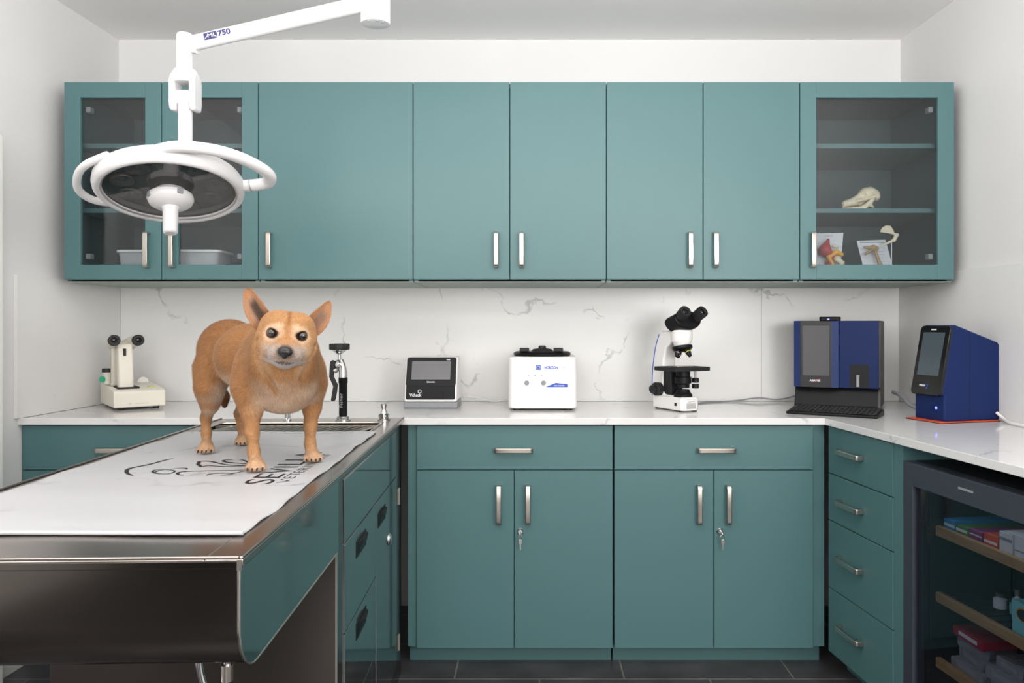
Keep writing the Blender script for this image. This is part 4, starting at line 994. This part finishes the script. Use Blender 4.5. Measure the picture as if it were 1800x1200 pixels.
c3((1538, 438), (1548, 466), .006, .007, k=.008); c3((1548, 466), (1551, 482), .007, .009, k=.008); c3((1536, 435), (1541, 436), .011, .010, k=.008); c3((1520, 434), (1534, 435), .005, .008, -.004, k=.008); c3((1522, 446), (1532, 440), .005, .006, k=.008)
v_, f_ = g.mesh(); MB().add(v_.tolist(), f_.tolist()).build('long_bone', 'bone_d', t, smooth='all')
g = SDF((-.01, -.035, -.004), (.15, .04, .22), .002)
c3((1548, 432), (1570, 422), .003, .006, -.010, k=.006); c3((1570, 422), (1575, 413), .007, .008, -.010, k=.006); c3((1572, 413), (1566, 406), .005, .003, -.010, k=.005)
v_, f_ = g.mesh(); MB().add(v_.tolist(), f_.tolist()).build('forearm_bone', 'bone', t, smooth='all')
MB().prism([lp(*p, 1513) for p in ((1545, 408), (1549, 400), (1556, 396), (1564, 397), (1569, 404), (1571, 413), (1560, 410), (1552, 409))], -.013, -.008, 'y').build('shoulder_blade', 'bone', t, bevel=.002)
a = lp(1566, 424, 1513); MB().tube([(a[0], -.010, 0), (a[0], -.010, a[1])], .0015, 8).build('support_rod', 'white_pl', t, smooth=True)
FW = np.array([.683, -.73, 0]); LT = np.array([.73, .683, 0]); UPV = np.array([0, 0, 1.])
ROT = np.stack([FW, LT, UPV])
G = SDF((-.975, 1.575, .905), (-.425, 2.30, 1.345), .0026)
GZ = .9185   # top of the mat under the paws
# trunk
pel = np.array([-.803, 2.085, 1.168]); mid = np.array([-.708, 1.985, 1.158]); chs = np.array([-.612, 1.885, 1.142])
G.ell(pel+UPV*.003, (.080, .076, .080), ROT, .03)
G.ell(pel+np.array([-.006, .006, .020]), (.072, .070, .068), ROT, .03)
G.ell(mid+UPV*.008, (.100, .081, .079), ROT, .03)
G.ell(mid+FW*-.02+UPV*.010, (.09, .074, .072), ROT, .03)
G.ell(chs, (.098, .088, .100), ROT, .04)
G.ell(chs+FW*.045+UPV*-.03, (.062, .068, .068), ROT, .03)       # breast
G.cap(chs+FW*.02+UPV*.045, (-.566, 1.785, 1.200), .078, .060, .04)  # neck
G.ell((-.585, 1.815, 1.155), (.062, .072, .068), ROT, .03)
# shoulders
for sd_, (sx_, sy_) in ((-1, (-.664, 1.838)), (1, (-.552, 1.938))):
    G.ell((sx_, sy_, 1.118), (.050, .036, .066), ROT, .025)
def leg(pts, k=.016):
    for (p, r), (q, r2) in zip(pts[:-1], pts[1:]): G.cap(p, q, r, r2, k)
K_ = .74
fr = [((-.664, 1.838, 1.10), .042), ((-.655, 1.826, 1.045), .029), ((-.645, 1.803, 1.000), .0185), ((-.639, 1.797, .958), .0155), ((-.634, 1.790, .938), .0165)]
fl = [((-.550, 1.940, 1.10), .042), ((-.546, 1.938, 1.045), .028), ((-.546, 1.924, 1.000), .0185), ((-.545, 1.918, .958), .0155), ((-.539, 1.910, .938), .0165)]
hr = [((-.838, 2.060, 1.13), .050), ((-.840, 2.040, 1.085), .036), ((-.843, 2.050, 1.04), .027), ((-.861, 2.068, 1.004), .0165), ((-.858, 2.062, .965), .0145), ((-.850, 2.045, .938), .0155)]
hl = [((-.770, 2.150, 1.13), .052), ((-.768, 2.120, 1.085), .040), ((-.79, 2.15, 1.04), .025), ((-.826, 2.205, 1.000), .0155), ((-.815, 2.195, .965), .0145), ((-.805, 2.178, .938), .0155)]
for L_ in (fr, fl, hr, hl): leg([(p, q*(1-(1-K_)*min(1, max(0, (1.12-p[2])/.07)))) for p, q in L_], .012)
G.ell((-.843, 2.050, 1.105), (.038, .034, .072), ROT, .02)       # near thigh
G.ell((-.772, 2.135, 1.11), (.048, .034, .062), ROT, .02)
# paws: pad plus four toes
claws = []
def paw(c, fwd, w=.0172):
    fwd = np.array(fwd, float); fwd /= np.linalg.norm(fwd); lt = np.array([-fwd[1], fwd[0], 0])
    R_ = np.stack([fwd, lt, UPV])
    G.ell((c[0], c[1], GZ+.0145), (.021, .0165, .0150), R_, .010)
    for q, ln in ((-1.5, .012), (-.5, .019), (.5, .019), (1.5, .012)):
        a = np.array([c[0], c[1], GZ+.0125])+lt*q*.0088+fwd*.004; b = a+fwd*ln+lt*q*.0018+np.array([0, 0, -.0045])
        G.cap(a, b, .0075, .0068, .0035)
        claws.append((b+fwd*.004+np.array([0, 0, .001]), fwd, lt))
CF = lambda x, y: (-x, -y, 0)
paw((-.629, 1.785), (.22, -1, 0)); paw((-.535, 1.905), (.36, -1, 0)); paw((-.847, 2.036), (.22, -1, 0)); paw((-.801, 2.170), (.3, -1, 0))
# tail hanging behind the legs
tl = [(-.868, 2.155, 1.18), (-.884, 2.185, 1.13), (-.882, 2.20, 1.08), (-.868, 2.20, 1.045), (-.864, 2.20, 1.025)]
for a, b, ra, rb in zip(tl[:-1], tl[1:], (.022, .017, .0155, .0145), (.017, .0155, .0145, .008)): G.cap(a, b, ra, rb, .012)
# head: forward f, image-right r, up u
HC_ = np.array([-.5425, 1.728, 1.2195])
hf = np.array([.2995, -.954, .0]); hr0 = np.array([.954, .2995, 0]); ro = math.radians(6.0)
hr_ = hr0*math.cos(ro)-UPV*math.sin(ro); hu = UPV*math.cos(ro)+hr0*math.sin(ro)
HR = np.stack([hf, hr_, hu])
def H(f, r, u): return HC_+hf*f+hr_*r+hu*u
GB = G; G = SDF((-.975, 1.575, .905), (-.425, 2.30, 1.345), .0026)
G.ell(H(-.008, 0, .014), (.058, .0555, .0435), HR, .02)
for q in (-1, 1): G.ell(H(-.012, q*.026, .022), (.046, .031, .034), HR, .014)
G.ell(H(-.015, 0, -.012), (.055, .060, .046), HR, .02)
for q in (-1, 1):
    G.ell(H(.006, q*.030, -.018), (.042, .031, .036), HR, .02)
    G.ell(H(.036, q*.021, .018), (.020, .017, .016), HR, .014)
    G.ell(H(.050, q*.0175, -.034), (.032, .0175, .018), HR, .012)
G.cap(H(.025, 0, -.010), H(.078, 0, -.026), .026, .0145, .016)
G.cap(H(.02, 0, -.040), H(.070, 0, -.044), .027, .0135, .012)
G.ell(H(.074, 0, -.034), (.016, .017, .014), HR, .010)
EY = [H(.0475, -.0318, .0085), H(.0475, .0318, .0085)]
for e in EY: G.ell(e+hf*.009, (.0100, .0098, .0074), HR, .004, 'sub')
# mouth line
mp_ = [H(.071, -.019, -.0515), H(.080, -.010, -.0515), H(.087, 0, -.050), H(.080, .010, -.0515), H(.071, .019, -.0515)]
for a, b in zip(mp_[:-1], mp_[1:]): G.cap(a, b, .0018, .0018, .002, 'sub')
GB.comb((slice(None),)*3, G.F, .011, 'add'); G = GB
V, Q = G.mesh()
# ears: cupped leaf shapes
def ear(sgn):
    inn = [H(-.026, sgn*.040, .050), H(-.024, sgn*.056, .068), H(-.022, sgn*.070, .088), H(-.022, sgn*.086, .101)]
    out = [H(-.022, sgn*.058, .004), H(-.020, sgn*.089, .028), H(-.018, sgn*.103, .060), H(-.022, sgn*.099, .096)]
    def bez(P, t):
        return P[0]*(1-t)**3+P[1]*3*t*(1-t)**2+P[2]*3*t*t*(1-t)+P[3]*t**3
    n, m_ = 20, 14; F_, B_ = [], []
    tip = H(-.024, sgn*.0945, .1045)
    if sgn > 0: inn = [p-hr_*.004*k-hu*.005*k for k, p in enumerate(inn)]; out = [p-hr_*.004*k-hu*.003*k for k, p in enumerate(out)]; tip = H(-.024, .084, .0925)
    else: tip = H(-.024, -.0945, .100)
    for i in range(n+1):
        t = i/n; a, b = bez(inn, t), bez(out, t)
        if t > .8: w = (t-.8)/.2; w = w*w; c = (a+b)/2*(1-w)+tip*w; k = math.sqrt(max(0, 1-w)); a, b = c+(a-b)/2*k, c+(b-a)/2*k
        wd = np.linalg.norm(a-b)
        for j in range(m_+1):
            s_ = j/m_; p = a+(b-a)*s_; cup = -math.sin(math.pi*s_)*wd*.34
            F_.append(p+hf*cup); B_.append(p+hf*(cup-.0035*math.sin(math.pi*min(1, max(0, s_)))-.0012))
    Vv = F_+B_; N = (n+1)*(m_+1); fs = []
    for i in range(n):
        for j in range(m_):
            a = i*(m_+1)+j; q = (a, a+1, a+m_+2, a+m_+1); fs.append(q[::-1] if sgn > 0 else q); q2 = tuple(N+x for x in q); fs.append(q2 if sgn > 0 else q2[::-1])
    bd = [(i*(m_+1), (i+1)*(m_+1)) for i in range(n)]+[(i*(m_+1)+m_, (i+1)*(m_+1)+m_) for i in range(n)]
    for a, b in bd: fs.append((a, b, b+N, a+N))
    return np.array(Vv), np.array(fs), N
parts = [(V, Q)]
off = len(V); earinfo = []
for sgn in (-1, 1):
    v_, f_, N_ = ear(sgn); parts.append((v_, f_+off)); earinfo.append((off, N_, sgn)); off += len(v_)
AV = np.concatenate([p[0] for p in parts]); AF = np.concatenate([p[1] for p in parts])
body = bpy.data.meshes.new('dog'); body.from_pydata(AV.tolist(), [], AF.tolist())
import bmesh as _bm
bb = _bm.new(); bb.from_mesh(body); _bm.ops.recalc_face_normals(bb, faces=bb.faces); bb.to_mesh(body); bb.free()
nv = len(AV); N_ = np.zeros(nv*3, np.float32); body.vertices.foreach_get('normal', N_); N_ = N_.reshape(-1, 3)
Rv = AV-HC_; dr_v, du_v = Rv@hr0, Rv[:, 2]
for pl_, dep in (([(-.060, -.006), (-.057, -.040), (-.042, -.085), (-.024, -.118)], .0065), ([(.060, -.019), (.050, -.055), (.034, -.090)], .005)):
    dm = np.full(nv, 9.)
    for a, b in zip(pl_[:-1], pl_[1:]):
        a, b = np.array(a), np.array(b); ab = b-a; t = np.clip(((dr_v-a[0])*ab[0]+(du_v-a[1])*ab[1])/(ab@ab), 0, 1)
        dm = np.minimum(dm, np.hypot(dr_v-a[0]-t*ab[0], du_v-a[1]-t*ab[1]))
    w = np.exp(-(dm/.0060)**2)*((Rv@hf) > -.14)*(N_@hf > .15)*((Rv@hf) < .03)
    AV = AV-N_*(dep*w)[:, None]
body.vertices.foreach_set('co', AV.astype(np.float32).ravel()); body.update()
body.vertices.foreach_get('normal', N0_ := np.zeros(nv*3, np.float32)); N_ = N0_.reshape(-1, 3).copy()
# coat colours by place on the body
def srgb(*c): return np.array(lin(c))
def sm(x, a, b): t = np.clip((x-a)/(b-a), 0, 1); return t*t*(3-2*t)
def noise3(P, s_):
    return (np.sin(P[:, 0]*s_*1.3+np.sin(P[:, 1]*s_*1.7)*1.5)+np.sin(P[:, 1]*s_*1.1+np.sin(P[:, 2]*s_*1.9)*1.5)+np.sin(P[:, 2]*s_*1.5+np.sin(P[:, 0]*s_*1.2)*1.5))/3
def coat(P, Nn):
    C = np.tile(srgb(176, 126, 80), (len(P), 1))
    def mix(c, w): 
        nonlocal C
        w = np.clip(w, 0, 1)[:, None]; C = C*(1-w)+np.array(c)*w
    R = P-HC_; f, r, u = R@hf, R@hr_, R@hu
    hd = sm(-np.linalg.norm(R*np.array([1, 1, 1]), axis=1), -.115, -.085)      # 1 on the head
    bodyw = 1-hd; along = (P-pel)@FW
    mix(srgb(138, 90, 52), bodyw*sm(Nn[:, 2], -.1, .9)*sm(-along, -.17, .05)*.75)
    mix(srgb(142, 95, 56), bodyw*sm(-along, -.05, .06)*.6)
    mix(srgb(184, 138, 94), sm(-P[:, 2], -1.06, -.97)*.9)
    mix(srgb(222, 186, 150), sm(-P[:, 2], -.965, -.925)*.7)
    # cream breast and inner legs
    br = np.array([-.548, 1.842, 1.098]); d = (P-br)/np.array([.05, .05, .030]); mix(srgb(236, 212, 184), bodyw*sm(-np.linalg.norm(d, axis=1), -1.3, -.2)*.85)
    br = np.array([-.60, 1.80, 1.06]); d = (P-br)/np.array([.05, .06, .028]); mix(srgb(230, 200, 165), bodyw*sm(-np.linalg.norm(d, axis=1), -1.4, -.3)*.6)
    mix(srgb(226, 198, 168), bodyw*sm(-Nn[:, 2], .25, .8)*sm(P[:, 2], .99, 1.03)*.75)
    mix(srgb(230, 205, 180), bodyw*sm(-np.linalg.norm((P-np.array([-.80, 2.03, 1.07]))/np.array([.035, .05, .04]), axis=1), -1.2, -.3)*.6)
    tw = sm(-np.linalg.norm((P-np.array([-.866, 2.20, 1.02]))/np.array([.03, .03, .05]), axis=1), -1.3, -.4); mix(srgb(104, 58, 28), tw*.85)
    # head
    mix(srgb(188, 140, 92), hd*.8)
    mix(srgb(206, 168, 128), hd*sm(-np.abs(np.abs(r)-.040), -.022, -.004)*sm(-u, -.002, .02)*.7)
    mc = H(.045, -.036, -.045); mix(srgb(52, 38, 34), sm(-np.linalg.norm((P-mc)@HR.T/np.array([2.5, 1.0, 1.6]), axis=1), -.0045, -.002)*.8)
    mz = hd*sm(f, .030, .060)*sm(-u, .004, .026); mix(srgb(186, 172, 160), mz*.9)
    mix(srgb(214, 204, 194), hd*sm(-u, .040, .052)*sm(f, .0, .03)*.9)
    mix(srgb(176, 126, 84), hd*sm(-np.abs(r), -.012, -.003)*sm(f, .03, .06)*sm(u, -.024, -.012)*.55)
    mix(srgb(140, 88, 46), hd*sm(-np.abs(r-.001), -.007, -.001)*sm(u, .020, .034)*.7)
    for q in (-1, 1):
        br2 = np.sqrt(((r-q*.017)/.009)**2+((u-.022)/.010)**2); mix(srgb(238, 208, 172), hd*sm(-br2, -1.5, -.3)*sm(f, 0, .02)*.5)
    for e in EY:
        Q_ = (P-e)@HR.T; Q_[:, 1] += np.sign(r)*.0022; d = np.linalg.norm(Q_/np.array([1.0, 1.28, .95]), axis=1); mix(srgb(232, 204, 172), hd*sm(-d, -.024, -.015)*.45); mix(srgb(34, 24, 22), sm(-d, -.0138, -.0112))
    nd = np.linalg.norm(((P-H(.090, 0, -.028))@HR.T)/np.array([.012, .0175, .0135]), axis=1); mix(srgb(60, 50, 48), sm(-nd, -1.35, -1.0)*.8)
    for a, b in zip(mp_[:-1], mp_[1:]):
        ab = b-a; t = np.clip((P-a)@ab/(ab@ab), 0, 1); d = np.linalg.norm(P-(a+t[:, None]*ab), axis=1); mix(srgb(38, 28, 28), sm(-d, -.0042, -.0022)*.9)
    C *= (1+.06*noise3(P, 90)+.05*noise3(P, 260))[:, None]
    return np.clip(C*np.array([.84, .835, .87]), 0, 1)
CC = coat(AV, N_)
for o0, NN, sgn in earinfo:
    P = AV[o0:o0+NN]; n1 = NN//15; t = np.repeat(np.arange(n1)/(n1-1), 15); s_ = np.tile(np.arange(15)/14, n1)
    edge = np.minimum(s_, 1-s_)*2
    c = np.tile(srgb(178, 132, 94), (NN, 1))
    w = (sm(edge, .15, .6)*sm(1-t, .05, .4))[:, None]; c = c*(1-w)+srgb(176, 136, 112)*w
    cen = .5 if sgn > 0 else .42
    w = (sm(-np.abs(s_-cen), -.34, -.10)*sm(-np.abs(t-.34), -.46, -.16)*(.95 if sgn < 0 else .45))[:, None]; c = c*(1-w)+srgb(70, 60, 52)*w  # shade of the ear hollow painted into the colour, stronger on one ear
    w = (sm(-t, -.25, -.02)*.6)[:, None]; c = c*(1-w)+srgb(120, 78, 48)*w
    w = (sm(-np.minimum(edge, 1), -.14, 0)*.7)[:, None]; c = c*(1-w)+srgb(164, 104, 76)*w
    CC[o0:o0+NN] = c; CC[o0+NN:o0+2*NN] = srgb(172, 122, 80)
# short coat: fine tapered hairs lying along the body, joined into the same mesh
rs = np.random.RandomState(11)
T1 = AF[:, [0, 1, 2]]; T2 = AF[:, [0, 2, 3]]; TR = np.concatenate([T1, T2])
A_, B__, C__ = AV[TR[:, 0]], AV[TR[:, 1]], AV[TR[:, 2]]
ar = np.linalg.norm(np.cross(B__-A_, C__-A_), axis=1)
cen = (A_+B__+C__)/3; Rh = cen-HC_; nearhead = np.linalg.norm(Rh, axis=1) < .10
wgt = ar*np.where(nearhead, 1.8, 1.0)
for e in EY: wgt = wgt*(np.linalg.norm(cen-e, axis=1) > .0165)
wgt = wgt*(np.linalg.norm((cen-H(.090, 0, -.028))@HR.T/np.array([.016, .0185, .0145]), axis=1) > 1)
wgt = wgt*(cen[:, 2] > GZ+.004)
NH = 150000
pick = rs.choice(len(TR), NH, p=wgt/wgt.sum())
u1, u2 = rs.rand(NH), rs.rand(NH); fl_ = u1+u2 > 1; u1[fl_] = 1-u1[fl_]; u2[fl_] = 1-u2[fl_]
P0 = A_[pick]+u1[:, None]*(B__-A_)[pick]+u2[:, None]*(C__-A_)[pick]
NN_ = N_[TR[pick, 0]]*(1-u1-u2)[:, None]+N_[TR[pick, 1]]*u1[:, None]+N_[TR[pick, 2]]*u2[:, None]
NN_ /= np.linalg.norm(NN_, axis=1)[:, None]+1e-9
R = P0-HC_; hdist = np.linalg.norm(R, axis=1); isH = sm(-hdist, -.11, -.085); ff = R@hf
isear = pick >= 0; vid = TR[pick, 0]; isear = vid >= len(V)
flow = -FW*1.0+np.array([0, 0, -.55]); flow = np.tile(flow, (NH, 1))
legw = sm(-P0[:, 2], -1.07, -1.02)[:, None]; flow = flow*(1-legw)+np.array([0.05, -.05, -1.])*legw
chw = (sm((P0-chs)@FW, .03, .08)*(1-isH))[:, None]; flow = flow*(1-chw)+np.array([0, .1, -1.])*chw
hfl = (P0-H(.10, 0, -.025)); hfl /= np.linalg.norm(hfl, axis=1)[:, None]
flow = flow*(1-isH[:, None])+hfl*isH[:, None]
ew = isear[:, None]; flow = np.where(ew, hu+np.sign(R@hr_)[:, None]*hr_*.5, flow)
flow += rs.randn(NH, 3)*.22
flow -= NN_*np.sum(flow*NN_, 1)[:, None]; flow /= np.linalg.norm(flow, axis=1)[:, None]+1e-9
lenh = .0085*(1-legw[:, 0])+.0048*legw[:, 0]; lenh = lenh*(1-isH)+.0042*isH; lenh = np.where(isear, .0032, lenh); lenh *= .7+.6*rs.rand(NH)
drn = flow+NN_*(.30+.18*rs.rand(NH))[:, None]; drn /= np.linalg.norm(drn, axis=1)[:, None]
side = np.cross(drn, NN_); side /= np.linalg.norm(side, axis=1)[:, None]+1e-9
wid = .00042
HV = np.empty((NH, 3, 3)); HV[:, 0] = P0-side*wid; HV[:, 1] = P0+side*wid; HV[:, 2] = P0+drn*lenh[:, None]
hc = CC[TR[pick, 0]]*(1-u1-u2)[:, None]+CC[TR[pick, 1]]*u1[:, None]+CC[TR[pick, 2]]*u2[:, None]
hc = np.clip(hc*(.66+.62*rs.rand(NH))[:, None], 0, 1)
FV = np.concatenate([AV, HV.reshape(-1, 3)]); nq = len(AF)
me = bpy.data.meshes.new('dog')
me.vertices.add(len(FV)); me.vertices.foreach_set('co', FV.astype(np.float32).ravel())
li = np.concatenate([AF.ravel(), nv+np.arange(NH*3)]); me.loops.add(len(li)); me.loops.foreach_set('vertex_index', li.astype(np.int32))
ls_ = np.concatenate([np.arange(nq)*4, nq*4+np.arange(NH)*3]); me.polygons.add(len(ls_)); me.polygons.foreach_set('loop_start', ls_.astype(np.int32))
me.update(calc_edges=True)
bn = bpy.data.meshes.new('tmp')
ca = me.color_attributes.new('coat', 'FLOAT_COLOR', 'POINT')
ac = np.ones((len(FV), 4), np.float32); ac[:nv, :3] = CC; ac[nv:, :3] = np.repeat(hc, 3, axis=0); ca.data.foreach_set('color', ac.ravel())
me.polygons.foreach_set('use_smooth', np.ones(len(ls_), bool))
# make face winding agree with the normals
flo = np.zeros(nq*4, np.int32); body.loops.foreach_get('vertex_index', flo); me.loops.foreach_set('vertex_index', np.concatenate([flo, nv+np.arange(NH*3)]).astype(np.int32)); me.update(calc_edges=True)
an = np.concatenate([N_, np.repeat(NN_, 3, axis=0)]); me.normals_split_custom_set_from_vertices(an.astype(np.float32).tolist())
me.materials.append(mat('dog_coat', (190, 140, 90), .75, spec=.18, attr='coat', sheen=.08))
dog = bpy.data.objects.new('body', me)
dt = thing('dog', 'short-haired tan dog with large upright ears standing on the printed mat, facing forward', 'dog', (-.70, 1.98, GZ))
COL.objects.link(dog); dog.parent = dt
iv = MW[dt].inverted(); me.transform(iv)
bpy.data.meshes.remove(body); bpy.data.meshes.remove(bn)
M['eye'] = mat('dark_brown_eye', (26, 15, 11), .04, coat=1.0)
M['nose'] = mat('wet_black_nose', (22, 20, 20), .32, bump=((500, 500, 500), .4, .0006))
M['claw'] = mat('dark_claw', (38, 32, 30), .35)
E4 = Matrix([list(hf)+[0], list(hr_)+[0], list(hu)+[0], [0, 0, 0, 1]]).transposed()
def HMt(p): 
    m_ = E4.copy(); m_.translation = Vector(p); return m_
for e in EY: MB(world=dt).ball((0, 0, 0), (.0088, .0093, .0082), 28, 18, M2=HMt(e+hf*.0004)).build('eye', 'eye', dt, smooth='all')
n_ = MB(world=dt); n_.ball((0, 0, 0), (.0095, .0148, .0108), 28, 18, M2=HMt(H(.090, 0, -.0275))); n_.ball((0, 0, 0), (.007, .006, .009), 16, 10, M2=HMt(H(.090, 0, -.034)))
nose = n_.build('nose', 'nose', dt, smooth='all')
for q in (-1, 1): MB(world=dt).ball((0, 0, 0), (.0016, .0030, .0022), 14, 8, M2=HMt(H(.0972, q*.0062, -.030))).build('nostril', 'dark_gap', nose, smooth='all')
for c, fwd, lt in claws:
    MB(world=dt).tube([Vector(c), Vector(c)+Vector(fwd)*.005+Vector((0, 0, -.002)), Vector(c)+Vector(fwd)*.008+Vector((0, 0, -.006))], [.0026, .0022, .0008], 8).build('claw', 'claw', dt, smooth='all')
